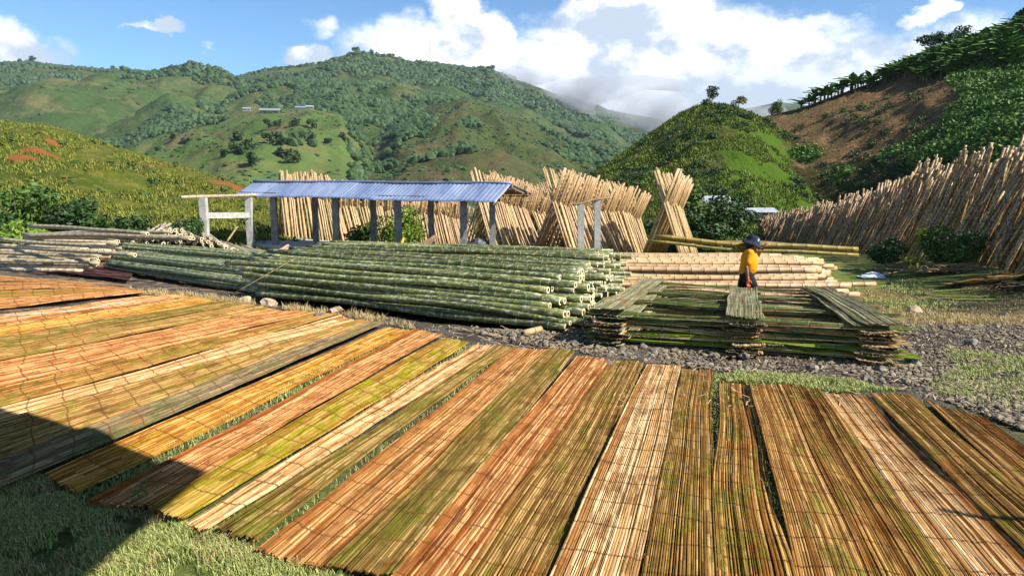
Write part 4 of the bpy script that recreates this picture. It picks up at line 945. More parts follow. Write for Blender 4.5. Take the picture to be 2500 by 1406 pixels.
# ------------------------------------------------------------------ grass
def grass_mat(name, a_, b_):
    m, t, b = material(name, .7, .2); a = t.new('ShaderNodeAttribute', attribute_name='tone'); t.put(b.inputs['Base Color'], t.mix(a.outputs['Fac'], a_, b_)); return m
def grass(name, pts, h, w, mat, label, kind='stuff', lean=.6, cat='grass'):
    pts = np.asarray(pts, float); n = len(pts); a = rng.uniform(0, 6.283, n); H = h * rng.uniform(.4, 1.25, n) if not hasattr(h, '__len__') else np.asarray(h) * rng.uniform(.4, 1.25, n); ww = w if not hasattr(w, '__len__') else np.asarray(w)
    d = np.stack([np.cos(a), np.sin(a), np.zeros(n)], 1); p = np.stack([-np.sin(a), np.cos(a), np.zeros(n)], 1); ln = rng.uniform(.1, lean + .3, n)[:, None] * H[:, None]; up = np.array([0, 0, 1.0])
    W_ = (ww * np.ones(n))[:, None] / 2
    V = np.stack([pts - p * W_, pts + p * W_, pts + d * ln * .4 + up * H[:, None] * .6 + p * W_ * .7, pts + d * ln * .4 + up * H[:, None] * .6 - p * W_ * .7, pts + d * ln + up * H[:, None] * .85 + p * .0006, pts + d * ln + up * H[:, None] * .85 - p * .0006], 1).reshape(-1, 3)
    b0 = np.arange(n)[:, None] * 6; Fq = np.concatenate([b0 + np.array([[0, 1, 2, 3]]), b0 + np.array([[3, 2, 4, 5]])], 0); tn = rng.uniform(0, 1, n); me = mesh_data(name, V, Fq); set_tone(me, np.concatenate([tn, tn]))
    return tag(obj(name, me, mat), label, cat, kind=kind)
GG = grass_mat('grass_green', (.13, .18, .032), (.56, .57, .21)); GD = grass_mat('grass_dry', (.26, .18, .07), (.62, .48, .24))
gpts = []; dpts = []
def fill(poly_, n, out, zf=ground_z, dens=None):
    P = [at_z(px, py, 0) for px, py in poly_]; P = [(p.x, p.y) for p in P]; x0, x1 = min(p[0] for p in P), max(p[0] for p in P); y0, y1 = min(p[1] for p in P), max(p[1] for p in P); k = 0; it = 0
    while k < n and it < n * 40:
        it += 1; x, y = random.uniform(x0, x1), random.uniform(y0, y1)
        if inpoly(x, y, P) and (dens is None or dens(x, y)): out.append((x, y, zf(x, y) - .01)); k += 1
clump = lambda x, y: fbm(x, y, 2.2, 3, 9) > -.25 + random.uniform(-.3, .3)
fill([(-100, 1130), (110, 1165), (200, 1230), (360, 1245), (540, 1300), (640, 1350), (800, 1390), (900, 1440), (-150, 1600)], 42000, gpts, dens=clump)
fill([(-100, 1130), (110, 1165), (200, 1230), (360, 1245), (540, 1300), (640, 1350), (800, 1390), (900, 1440), (-150, 1600)], 6000, dpts, dens=lambda x, y: fbm(x, y, 2.6, 3, 4) > .05)
# strips of turf in the gaps between the mats
for (a, b, wd, n) in [((1748, 910), (1752, 1406), .05, 1600), ((1010, 806), (195, 1215), .10, 4200), ((1150, 842), (505, 1290), .06, 1500), ((1256, 850), (640, 1330), .04, 900), ((1576, 892), (1340, 1406), .04, 900), ((1662, 900), (1560, 1406), .05, 1200), ((2250, 980), (2500, 1206), .10, 900),
                      ((1915, 940), (2130, 1406), .04, 700), ((1834, 940), (1936, 1406), .03, 900), ((2012, 960), (2330, 1406), .035, 900), ((905, 790), (130, 1130), .06, 1200)]:
    A, B = at_z(*a, 0), at_z(*b, 0)
    for _ in range(n):
        p = A.lerp(B, random.random() ** .9); gpts.append((p.x + random.gauss(0, wd), p.y + random.gauss(0, wd * .4), -.01))
fill([(1740, 905), (1900, 915), (2080, 930), (2200, 955), (2060, 962), (1920, 942), (1745, 930)], 9000, gpts, dens=clump)
fill([(2300, 850), (2500, 870), (2600, 1000), (2500, 1010), (2350, 975), (2250, 955), (2330, 900)], 9000, gpts, dens=clump)
gp_ = np.array(gpts); dist = gp_[:, 1]
grass('grass', gp_, np.where(dist < 7, .045, .055), np.where(dist < 7, .005, .009), GG, 'short green grass growing in front of and between the mats')
d2 = []
fill([(300, 690), (470, 700), (640, 735), (900, 765), (1060, 800), (1090, 815), (900, 785), (830, 768), (660, 752), (480, 722), (350, 712)], 6500, d2, dens=lambda x, y: fbm(x, y, 2.2, 3, 4) > -.05)
fill([(2050, 655), (2600, 655), (2600, 780), (2230, 765), (2130, 760)], 26000, d2, dens=lambda x, y: fbm(x, y, .5, 3, 14) > -.15)
d2 = np.array(d2 + dpts); grass('dry_grass', d2, np.where(d2[:, 1] < 8, .05, np.where(d2[:, 0] > 5, .06, .04 + .11 * rng.uniform(0, 1, len(d2)) ** 2)), np.where(d2[:, 1] < 8, .004, .009), GD, 'straw coloured dry grass along the far mat ends and across the right yard', cat='dry grass')
g3 = []
fill([(2050, 640), (2600, 640), (2600, 700), (2100, 700)], 9000, g3, dens=lambda x, y: fbm(x, y, .35, 3, 34) > .0)
grass('grass', g3, .09, .018, GG, 'green turf patches in front of the dark pole wall')
# tufts on the left hill and on the cone hill
hp = []
for _ in range(95000):
    r = random.uniform(rr(-250), rr(760)); tt = random.random(); p = hL.pt(r, tt); bare = any(((p.x - bx) / ax) ** 2 + ((p.y - by) / ay) ** 2 < 1.1 for bx, by, ax, ay in BARE)
    if fbm(p.x, p.y, .35, 3, 2) > -.15 and not bare: hp.append(p)
HG = grass_mat('hill_grass', (.06, .085, .012), (.30, .30, .05)); grass('grass', np.array([tuple(p) for p in hp]), .24, .05, HG, 'rough yellow green grass covering the near left hill', lean=.7)
kp = []
for _ in range(70000):
    r = random.uniform(rr(1340), rr(2140)); p = hK.pt(r, random.random() ** .8)
    if fbm(p.x, p.y, .2, 3, 2) > -.3: kp.append(tuple(p))
KG = grass_mat('cone_grass_blades', (.05, .075, .010), (.22, .27, .04)); grass('grass', np.array(kp), .32, .085, KG, 'rough green grass covering the cone shaped hill', lean=.7)
# low scrub and dead brush on the cleared slope
sp1 = []; sp2 = []
for _ in range(15000):
    r = random.uniform(rr(1800), rr(2650)); p = hR.pt(r, random.random()); gz_ = any(((p.x - bx) / ax) ** 2 + ((p.y - by) / ay) ** 2 < 1.0 for bx, by, ax, ay in GRN)
    if gz_: sp1.append(tuple(p))
    elif random.random() < .6: sp2.append(tuple(p))
V, Fq, tn = leaves([(a, b, c + .15) for a, b, c in sp2], [(.35, .35, .18)] * len(sp2), 9000, .11); me = mesh_data('scrub', V, Fq); set_tone(me, tn); tag(obj('scrub', me, grass_mat('dead_brush', (.045, .035, .015), (.22, .15, .07))), 'dead brown brush strewn over the cleared slope', 'scrub', kind='stuff')
if sp1:
    V, Fq, tn = leaves([(a, b, c + .3) for a, b, c in sp1], [(.7, .7, .5)] * len(sp1), 60000, .17); me = mesh_data('undergrowth', V, Fq); set_tone(me, tn); tag(obj('undergrowth', me, LEAF['under']), 'dense green undergrowth in patches on the right hillside', 'undergrowth', kind='stuff')
# ------------------------------------------------------------------ banana plants on the right ridge
def banana_mesh(seed):
    rd = random.Random(seed); L_ = MB()
    for i in range(13):
        a = i * 2.4 + rd.uniform(-.3, .3); ln = rd.uniform(.75, 1.25); el_ = rd.uniform(.5, 1.35); d = Vector((math.cos(a), math.sin(a), 0)); sd_ = Vector((-d.y, d.x, 0)); P = []; n = 6
        for j in range(n + 1):
            u = j / n; c_ = d * (ln * u * math.cos(el_ * (1 - .6 * u))) + Vector((0, 0, .45 + ln * (math.sin(el_) * u * 1.1 - .5 * u * u))); w_ = .15 * math.sin(math.pi * min(1, u * .92 + .06)) ** .7
            P += [c_ - sd_ * w_ + Vector((0, 0, -.05 * w_)), c_ + Vector((0, 0, .03)), c_ + sd_ * w_ + Vector((0, 0, -.05 * w_))]
        L_.add(P, [(3 * j + k, 3 * j + k + 1, 3 * j + k + 4, 3 * j + k + 3) for j in range(n) for k in (0, 1)])
    S_ = MB(); S_.tube([(0, 0, -.2), (.02, 0, .25), (0, 0, .55)], [.09, .07, .05], 6); return L_, S_
BST = simple('banana_stem', (.10, .12, .04), (.22, .2, .09), 5, .7)
bprot = []
for k in range(4):
    L_, S_ = banana_mesh(k); e = empty('banana_plant', (0, 0, 0), 'small banana plant with broad arching leaves in the plantation on the right ridge', 'banana plant', 'banana plants on the right ridge')
    o = L_.build('leaves', LEAF['banana'], e); set_tone(o.data, [random.Random(i // 12).random() for i in range(len(o.data.polygons))]); S_.build('stem', BST, e, True); bprot.append(e)
spots = []
for px in np.linspace(1962, 2500, 72): spots.append((px + random.uniform(-7, 7), 1.0 - random.uniform(0, .07), random.uniform(.7, 1.15)))
for _ in range(226):
    px = random.uniform(2160, 2540); lo = float(np.interp(px, [2160, 2350, 2540], [.93, .72, .62])); spots.append((px, random.uniform(lo, 1.0), 1.1))
spots.sort(key=lambda q: -q[1])
for i, (px, tt, sc) in enumerate(spots):
    p = hR.pt(rr(px, 150), tt); sc = sc * random.uniform(.95, 1.5) * (1 + .35 * float(sm(2150, 2450, px)))
    if i < 4: bprot[i].location = p; bprot[i].scale = (sc,) * 3; bprot[i].rotation_euler.z = random.uniform(0, 6)
    else: copy_tree(bprot[i % 4], p, random.uniform(0, 6.28), sc * (1.35 if px < 2160 else 1))
# ------------------------------------------------------------------ trees
def ridge_pt(h, px, py, tt=1.0): return h.pt(rr(px, py), tt)
tree('pine_tree', 'small dark ragged tree standing on the very top of the cone hill', 'tree', ridge_pt(hK, 1738, 250) - Vector((0, 0, .1)), 2.2, 2.0, 'dark', 420, .16, .3, nl=8, seed=5, trunk_r=.06)
tree('shrub_tree', 'yellowish round small tree just right of the cone hilltop', 'tree', ridge_pt(hK, 1803, 262) - Vector((0, 0, .2)), 1.7, 2.0, 'olive', 500, .13, .1, nl=7, seed=6, trunk_r=.05)
tree('round_tree', 'dense round green tree in the saddle right of the cone hill', 'tree', ridge_pt(hR, 1897, 280) - Vector((0, 0, .3)), 2.4, 2.7, 'mid', 900, .15, .05, nl=10, seed=7, trunk_r=.08)
tree('umbrella_tree', 'flat topped dark tree on the skyline left of the banana plants', 'tree', ridge_pt(hR, 2268, 150) - Vector((0, 0, .4)), 4.6, 5.2, 'dark', 900, .22, .62, nl=9, seed=8, trunk_r=.10, lean=(.6, 0))
tree('umbrella_tree', 'low dark tree on the skyline just right of the flat topped one', 'tree', ridge_pt(hR, 2345, 128) - Vector((0, 0, .3)), 3.6, 4.6, 'dark', 700, .22, .35, nl=8, seed=18, trunk_r=.10)
tree('dark_tree', 'dark spiky tree at the top right corner above the banana plants', 'tree', ridge_pt(hR, 2492, 80) - Vector((0, 0, .3)), 3.9, 2.8, 'dark', 900, .3, .3, nl=8, seed=9, trunk_r=.12)
# skyline trees of the mountain
ti = 0
for px, py, s_ in [(75, 155, 1.4), (52, 158, .9), (275, 170, .8), (430, 172, .9), (868, 134, 1.3), (882, 136, 1.0), (905, 138, 1.2), (925, 140, 1.0), (958, 146, 1.2), (972, 148, 1.0), (850, 142, .9), (1020, 160, .7), (1190, 176, .9), (1200, 178, 1.1)]:
    r = rr(px, py); p = hA.pt(r, 1.0); e = tree('mountain_tree', 'single tree standing out on the skyline of the far mountain', 'tree', p - Vector((0, 0, 2)), 16 * s_, 15 * s_, 'far', 130, 2.6, .25, 'trees on the mountain skyline', 6, 40 + ti, limbs=0); ti += 1
mead = [(423, 347), (457, 350), (460, 358), (485, 372), (527, 305), (575, 372), (590, 375), (605, 365), (655, 350), (668, 350), (690, 352), (735, 350), (765, 350), (655, 318), (680, 315), (720, 310), (580, 345), (602, 350), (620, 410), (685, 382), (715, 395), (840, 345), (800, 350), (545, 385), (760, 315), (700, 385)]
for i, (px, py) in enumerate(mead):
    r = rr(px, py); best = min(np.linspace(.05, 1, 60), key=lambda q: abs((hC.pt(r, q).z - CAMZ) / hC.pt(r, q).y - ray(px, py)[1])); p = hC.pt(r, best); sc = random.uniform(.7, 1.3)
    tree('meadow_tree', 'dark round tree standing alone on the light green meadow slope', 'tree', p - Vector((0, 0, .5)), 6.0 * sc, 6.5 * sc, 'far', 160, 1.0, .15, 'single trees on the meadow slope', 6, 80 + i, limbs=0)
# ------------------------------------------------------------------ bushes near the yard
def bsh(px, py, y_, w, h, leaf, label, n=1500, size=.10, seed=1, **kw):
    p = at_y(px, py, y_); p.z = min(p.z, ground_z(p.x, p.y) + .6) if y_ < 40 else p.z; return bush('bush', label, p, w, h, leaf, n, size, seed, **kw)
bsh(45, 580, 27, 3.4, 2.1, 'mid', 'large leafy bush at the left edge behind the dry heap', 2600, .12, 1)
bsh(-40, 575, 26, 3.0, 1.6, 'dark', 'dark bush cut by the left edge of the picture', 1800, .12, 2)
bsh(200, 562, 28, 2.6, 1.55, 'dark', 'dark green bush behind the dry heap, right of the largest one', 2200, .11, 3)
bsh(125, 560, 29, 2.4, 1.2, 'olive', 'greyish bush between the two leafy bushes on the left', 1500, .11, 4)
bsh(325, 572, 29, 2.2, .85, 'dark', 'low bush at the foot of the left hill, left of the concrete frame', 1300, .10, 5)
bsh(452, 588, 28, 1.5, 1.0, 'dark', 'small dark bush just left of the concrete frame', 1200, .09, 6)
bsh(15, 600, 24, 2.6, .8, 'bright', 'low bright leafy plants at the left edge', 1500, .10, 8)
bsh(985, 600, 32, 2.7, 1.9, 'bright', 'bright green bush seen between the shed posts, right one', 2600, .09, 7)
bsh(890, 600, 32, 1.6, 1.15, 'mid', 'bright green bush seen between the shed posts, left one', 1300, .09, 9)
bsh(2165, 645, 22.5, 1.2, .85, 'dark', 'small dark bush before the pole wall', 1700, .07, 10)
bsh(2325, 650, 21.0, 1.7, 1.25, 'mid', 'feathery green bush before the pole wall', 3600, .06, 11)
bsh(2225, 655, 20.6, .8, .5, 'yellow', 'low yellow green sprig before the pole wall', 300, .06, 12)
e = tree('young_tree', 'young forked tree with bare pale stem and yellow green leaves', 'tree', on_ground(2236, 660), 1.25, .75, 'yellow', 260, .07, .6, nl=5, seed=21, trunk_r=.02, limbs=2, lean=(.12, 0))
for i in range(30):
    px = random.uniform(1672, 1785); py = random.uniform(550, 625); bsh(px, py + 10, random.uniform(44, 60), random.uniform(2.5, 4.5), random.uniform(1.8, 3.2), random.choice(['dark', 'mid', 'dark']), 'bushy green tree in the dip between the small rack and the dark wall', 1700, .15, 200 + i, group='bushes in the dip')
for i in range(26):
    px = random.uniform(1450, 1960); r = rr(px); p = hK.pt(r, random.uniform(.0, .16)); bush('bush', 'dark bush along the foot of the cone hill', p, random.uniform(2.5, 4.5), random.uniform(1.6, 3.0), random.choice(['dark', 'dark', 'mid']), 1500, .16, 260 + i, 8, group='bushes along the foot of the cone hill')
V, Fq, tn = [], [], []
vp = []
for _ in range(900):
    y_ = random.uniform(70, 190); x_ = random.uniform(-60, 45) * y_ / 110; vp.append((x_, y_, ground_z(x_, y_) + 1.2))
w_ = rng.uniform(1.6, 3.6, len(vp)); tag(obj('valley_trees', blobs_mesh('valley_trees', vp, w_, w_ * .9, .3, (ICO2_V, ICO2_F)), LEAF['far']), 'mass of trees filling the valley bottom behind the racks', 'trees', kind='stuff')
# ------------------------------------------------------------------ small buildings
WALLF = simple('dull_wall', (.25, .24, .21), (.36, .34, .30), 3, .9); WALLW = simple('white_wall', (.55, .54, .50), (.68, .66, .62), 3, .9); ZINC = simple('zinc_sheet', (.28, .30, .33), (.42, .44, .46), 3, .5, .4); DARKW = simple('window_dark', (.02, .025, .03), (.04, .045, .05), 3, .3)
def hut(px, py, y_, w, d, h, label, rz=.2, roofm=ZINC, on=None):
    p = hill_at(on, px, py) - Vector((0, 0, .35 * h)) if on else at_y(px, py, y_); e = empty('farm_building', p, label, 'building', rz=rz); m = MB(); m.box((0, 0, h / 2), (w, d, h)); m.build('wall', WALLF, e)
    m = MB(); o = .12 * w; P = [(-w / 2 - o, -d / 2 - o, h), (w / 2 + o, -d / 2 - o, h), (w / 2 + o, 0, h + .28 * d), (-w / 2 - o, 0, h + .28 * d), (-w / 2 - o, d / 2 + o, h), (w / 2 + o, d / 2 + o, h)]
    P2 = [(a, b, c + .05 * h) for a, b, c in P]; m.add(P + P2, [(0, 3, 2, 1), (3, 4, 5, 2), (6, 7, 8, 9), (9, 8, 11, 10), (0, 1, 7, 6), (4, 10, 11, 5), (1, 2, 8, 7), (2, 5, 11, 8), (0, 6, 9, 3), (3, 9, 10, 4)]); m.build('roof', roofm, e)
    for k in (-.28, .28): m = MB(); m.box((k * w, -d / 2 - .02 * h, h * .55), (w * .16, .03 * h, h * .35)); m.build('window', DARKW, e)
    return e
hut(1738, 512, 66, 2.6, 2.0, 1.1, 'small house with a pale zinc roof among trees beyond the small rack', on=hK); hut(1850, 530, 64, 2.6, 1.3, .7, 'long low white building just left of the dark wall top', on=hK)
hut(735, 272, 640, 8, 6, 2.6, 'blue roofed farmhouse high on the meadow', roofm=ROOF); hut(757, 268, 660, 6, 5, 2.2, 'pale farmhouse beside the blue roofed one high on the meadow'); hut(603, 272, 650, 6, 4, 2, 'small white shed left of the greenhouses on the meadow')
hut(660, 276, 600, 14, 8, 1.4, 'low grey greenhouse left of the farmhouses', roofm=simple('greenhouse', (.16, .19, .17), (.26, .29, .26), 1, .6)); hut(862, 192, 1320, 26, 22, 5, 'pale greenhouse high on the mountain', rz=.6); hut(1052, 168, 1400, 16, 10, 7, 'small building on the mountain crest at the foot of the mast')
e = empty('radio_mast', hA.pt(rr(1052), 1.0), 'thin lattice radio mast on the mountain crest', 'mast'); STEEL = simple('mast_steel', (.35, .3, .3), (.5, .42, .42), 1, .6, .3); m = MB()
for k in range(3): a = k * 2.09; m.tube([(math.cos(a) * 1.6, math.sin(a) * 1.6, -3), (math.cos(a) * .5, math.sin(a) * .5, 60)], .22, 4)
m.build('legs', STEEL, e); m = MB()
for k in range(20):
    z0 = k * 3; f = 1.6 - 1.1 * z0 / 60
    for q in range(3): a, b = q * 2.09, (q + 1) * 2.09; m.tube([(math.cos(a) * f, math.sin(a) * f, z0), (math.cos(b) * f, math.sin(b) * f, z0 + 3)], .1, 3)
m.build('bracing', STEEL, e)
p = at_y(1740, 575, 50); e = empty('utility_pole', p, 'thin pale utility pole among the bushes beyond the small rack', 'utility pole'); m = MB(); m.tube([(0, 0, -3.2), (0, 0, 2.2)], [.07, .05], 8); m.build('pole', CONC, e, True); m = MB(); m.beam((-.6, 0, 2.1), (.6, 0, 2.1), .07, .07); m.build('crossarm', WOOD, e)
# ------------------------------------------------------------------ litter in the right yard
cloth_heap('plastic_sheet', 'crumpled white plastic sheet on the grass right of the pale poles', 'plastic sheet', on_ground(2130, 676), .75, .5, .14, WHT, 21)
cloth_heap('plastic_scrap', 'pale scrap of plastic between the dry heap and the purple mat', 'plastic scrap', on_ground(228, 657), .5, .35, .10, WHT, 22)
BRD = simple('brown_sheet', (.16, .10, .06), (.26, .17, .10), 5, .8)
for i, (px, py, w_, rz) in enumerate([(2440, 678, 2.6, .05), (2410, 690, 2.2, -.08), (2490, 682, 2.0, .2)]):
    q = on_ground(px, py); hw = Vector((math.cos(rz) * w_ / 2, math.sin(rz) * w_ / 2, 0)); n_ = Vector((-math.sin(rz), math.cos(rz), 0)) * .25
    make_mat('bamboo_mat', q + hw - n_, q + hw + n_, q - hw - n_, q - hw + n_, 'brown' if i else 'slate', ['brown grey bamboo mat lying at the right edge of the far yard, nearest the wall', 'curled brown bamboo mat on the far right grass, left one', 'brown bamboo mat on the far right grass, cut by the picture edge'][i], lift=.05 + .04 * i, seed=800 + i, strips=14, wav=1.5, curl=.05, group='loose mats in the right yard')
STR = simple('straw_heap', (.18, .12, .05), (.42, .28, .13), 18, .9)
for (px, py, w_, n_, lab, dark) in [(2330, 662, 2.6, 260, 'heap of straw and thin dry canes in front of the pole wall', 0), (2470, 712, .9, 160, 'small dark heap of rotten straw at the right edge', 1), (2200, 660, 1.5, 120, 'low strip of dry debris left of the straw heap', 0)]:
    c0 = on_ground(px, py); m = MB()
    for _ in range(n_):
        a = random.gauss(0, .35); L_ = random.uniform(.2, .9) * w_ / 2.6 * 1.2; x_ = random.gauss(0, w_ / 4); y_ = random.gauss(0, .22); z_ = max(.01, .22 * math.exp(-(x_ / w_ * 2.5) ** 2) * random.random())
        m.tube([(x_ - math.cos(a) * L_ / 2, y_ - math.sin(a) * L_ / 2, z_), (x_ + math.cos(a) * L_ / 2, y_ + math.sin(a) * L_ / 2, z_ + random.uniform(-.03, .06))], .011, 4)
    o = m.build('straw_heap', simple('rotten_straw', (.03, .02, .012), (.10, .065, .03), 10) if dark else STR); o.location = c0; tag(o, lab, 'straw heap')
m = MB(); m.tube([at_y(572, 714, 13.3), at_y(600, 700, 13.3), at_y(655, 668, 13.6), at_y(690, 648, 13.9), at_y(722, 630, 14.3)], .007, 6); tag(m.build('rope', STR, smooth=True), 'pale rope slanting over the left end of the green stack', 'rope')
put_pole(pole_data('bamboo_offcut', .5, .05, 0, 700, MP, n=10), on_ground(1275, 822) + Vector((0, 0, .05)), on_ground(1320, 810) + Vector((0, 0, .05)), 'bamboo_offcut', 'short bamboo offcut lying below the right end of the green stack', None, .5)
m = MB(); m.tube([at_z(x, y, .05) for x, y in [(0, 771), (60, 768), (130, 761), (200, 756), (270, 742), (330, 736)]], .006, 5); tag(m.build('cord', WHT, smooth=True), 'thin white cord lying along the gravel gap among the left mats', 'cord')
# ------------------------------------------------------------------ weeds by the shaded corner
for i, (px, py, h_) in enumerate([(345, 1235, .16), (360, 1225, .20), (330, 1240, .12)]):
    p = at_z(px, py, 0); m = MB(); 
    for k in range(9):
        a = k * 2.4; z_ = h_ * (.25 + .08 * k); d = Vector((math.cos(a), math.sin(a), .5)); s2 = Vector((-math.sin(a), math.cos(a), 0)); b0 = Vector((0, 0, z_)); m.add([b0, b0 + d * .03 + s2 * .010, b0 + d * .06, b0 + d * .03 - s2 * .010], [(0, 1, 2, 3)])
    m.tube([(0, 0, 0), (.01, 0, h_)], .002, 4); o = m.build('weed', LEAF['bright']); o.location = p; tag(o, '%s leafy green weed at the near end of the shaded mats' % ['middle', 'tallest', 'smallest'][i], 'weed', 'weeds at the mat ends')
# ------------------------------------------------------------------ the worker
SKIN = simple('skin', (.26, .13, .075), (.32, .17, .10), 8, .6, .3, .1, .005); SHIRT = simple('yellow_shirt', (.80, .29, .010), (.85, .34, .015), 7, .85, .15, .5, .02); TROU = simple('dark_trousers', (.010, .011, .014), (.022, .024, .030), 9, .85, .15, .5, .01)
HATM = simple('navy_hat', (.020, .026, .042), (.035, .042, .06), 12, .85, .15); GLOVE = simple('orange_glove', (.65, .12, .03), (.75, .18, .04), 9, .7); HAIR = simple('hair', (.01, .008, .007), (.02, .015, .012), 9, .7); BOOT = simple('boot', (.02, .018, .016), (.04, .035, .03), 6, .6)
pw = at_y(1822, 700, 13.55); pw.z = ground_z(pw.x, pw.y); man = empty('person', pw, 'worker in orange yellow shirt, dark trousers and navy hat, carrying bamboo on the shoulder', 'person'); man.rotation_euler.z = R(-8)
def sph(m, c, r_, mi=0):
    c = Vector(c); m.add([c + Vector((v[0] * r_[0], v[1] * r_[1], v[2] * r_[2])) for v in ICO2_V], [tuple(f) for f in ICO2_F], mi)
def tub(m, P, r_, n=12):
    m.tube(P, r_, n)
    for p, q in zip(P, r_): sph(m, p, (q, q, q))
def flesh(m, name, mat, vox=.012, parent=man, it=3):
    o = m.build(name, mat, parent, True); rm = o.modifiers.new('r', 'REMESH'); rm.mode = 'VOXEL'; rm.voxel_size = vox; rm.use_smooth_shade = True; sm_ = o.modifiers.new('s', 'SMOOTH'); sm_.iterations = it; sm_.factor = .5; return o
HK = .93
def q3(*a): return Vector(a) * HK
hipR, hipL = q3(0, -.10, .88), q3(0, .10, .88); kneeR, kneeL = q3(.20, -.11, .50), q3(-.12, .11, .47); ankR, ankL = q3(.18, -.11, .09), q3(-.42, .11, .17)
shR, shL = q3(.0, -.20, 1.37), q3(.05, .19, 1.38); elR, wrR = q3(-.07, -.27, 1.08), q3(-.03, -.27, .84); elL, wrL = q3(.27, .25, 1.30), q3(.32, .18, 1.49)
pel, bel, che, nck, hed = q3(0, 0, .93), q3(.02, 0, 1.08), q3(.02, 0, 1.28), q3(.05, 0, 1.44), q3(.10, 0, 1.56)
b = MB()
tub(b, [pel, bel, che, q3(.03, 0, 1.38), nck, hed - Vector((0, 0, .05))], [.13, .13, .13, .10, .055, .055])
for k in (-1, 1): tub(b, [che + Vector((0, .06 * k, 0)), q3(.02, .14 * k, 1.36)], [.11, .07])
for hp_, kn, an in ((hipR, kneeR, ankR), (hipL, kneeL, ankL)): tub(b, [hp_, hp_.lerp(kn, .5), kn, kn.lerp(an, .35), an], [.085, .075, .055, .055, .036])
for sh, el_, wr in ((shR, elR, wrR), (shL, elL, wrL)): tub(b, [sh, sh.lerp(el_, .5), el_, el_.lerp(wr, .4), wr], [.058, .048, .038, .037, .026])
sph(b, hed, (.095, .075, .115)); sph(b, hed + Vector((.045, 0, -.06)), (.05, .05, .055)); sph(b, hed + Vector((.098, 0, -.02)), (.022, .014, .024)); 
for k in (-1, 1): sph(b, hed + Vector((.0, .076 * k, -.01)), (.02, .012, .03))
def hand(m, w, d, side, curl):
    """palm, four unequal fingers and a thumb from the side of the palm"""
    d = d.normalized(); n_ = side.normalized(); fw = d.cross(n_).normalized(); 
    for k in (-1, 0, 1): tub(m, [w, w + d * .05 + n_ * .016 * k, w + d * .085 + n_ * .024 * k], [.02, .016, .012], 8)
    for k, L_ in zip((-1.5, -.5, .5, 1.5), (.058, .072, .078, .068)):
        r0 = w + d * .088 + n_ * .018 * k; r1 = r0 + (d * math.cos(curl) + fw * math.sin(curl)) * L_ * .45; r2 = r1 + (d * math.cos(curl * 2) + fw * math.sin(curl * 2)) * L_ * .32; r3 = r2 + (d * math.cos(curl * 2.8) + fw * math.sin(curl * 2.8)) * L_ * .25
        tub(m, [r0, r1, r2, r3], [.0095, .0088, .008, .0068], 7)
    t0 = w + d * .03 + n_ * .03; t1 = t0 + (d * .7 + n_ * .6 + fw * .2).normalized() * .04; t2 = t1 + (d * .9 + n_ * .1 + fw * .5).normalized() * .03; tub(m, [t0, t1, t2], [.013, .011, .009], 7)
body = flesh(b, 'body', SKIN, .010)
g_ = MB(); hand(g_, wrR, Vector((.15, 0, -1)), Vector((1, 0, .1)), .35); tub(g_, [wrR + Vector((0, 0, .03)), wrR], [.031, .030]); flesh(g_, 'glove', GLOVE, .005, it=1)
g_ = MB(); hand(g_, wrL, Vector((.6, -.3, .45)), Vector((-.3, -.9, 0)), .55); tub(g_, [wrL + Vector((-.01, 0, -.02)), wrL], [.030, .029]); flesh(g_, 'glove', simple('pinkish_glove', (.55, .22, .15), (.6, .26, .18), 6), .005, it=1)
c = MB(); tub(c, [q3(-.01, 0, .97), q3(.02, 0, 1.04), q3(.035, 0, 1.12), q3(.03, 0, 1.25), q3(.03, 0, 1.36)], [.155, .170, .168, .165, .112], 16)
for k in (-1, 1): tub(c, [q3(.02, .07 * k, 1.03), q3(.02, .08 * k, 1.2), q3(.02, .10 * k, 1.34)], [.105, .115, .085], 14)
for sh, el_ in ((shR, elR), (shL, elL)): tub(c, [sh.lerp(che, .35), sh, sh.lerp(el_, .62)], [.09, .083, .074], 12)
flesh(c, 'shirt', SHIRT, .013, it=4)
c = MB(); tub(c, [q3(0, 0, .95), q3(0, 0, .86)], [.150, .145], 16)
for hp_, kn, an in ((hipR, kneeR, ankR), (hipL, kneeL, ankL)): tub(c, [hp_, hp_.lerp(kn, .5), kn, kn.lerp(an, .5), an + Vector((0, 0, .03))], [.115, .100, .080, .072, .068], 12)
flesh(c, 'trousers', TROU, .013, it=4)
for an, dd in ((ankR, Vector((1, 0, -.15))), (ankL, Vector((.75, 0, -.6)))): c = MB(); dd = dd.normalized(); tub(c, [an - dd * .04 - Vector((0, 0, .03)), an + dd * .06 - Vector((0, 0, .045)), an + dd * .15 - Vector((0, 0, .05))], [.045, .045, .038]); flesh(c, 'boot', BOOT, .012)
c = MB(); sph(c, hed + Vector((-.03, 0, -.01)), (.080, .082, .10)); tub(c, [hed + Vector((-.05, 0, -.06)), nck + Vector((-.06, 0, .0)), q3(-.02, 0, 1.40)], [.050, .052, .045]); flesh(c, 'hair', HAIR, .012)
hat = MB(); prof = [(.0, .115), (.05, .112), (.09, .095), (.105, .06), (.112, .01), (.125, -.01), (.165, -.045), (.195, -.075), (.192, -.082), (.16, -.055), (.105, -.02)]; P = []; nn = 28
for rr_2, z_ in prof:
    for k in range(nn): a = 6.2832 * k / nn; P.append(Vector((rr_2 * math.cos(a) * 1.05, rr_2 * math.sin(a) * .95, z_ + (.012 * math.sin(3 * a) if rr_2 > .13 else 0))))
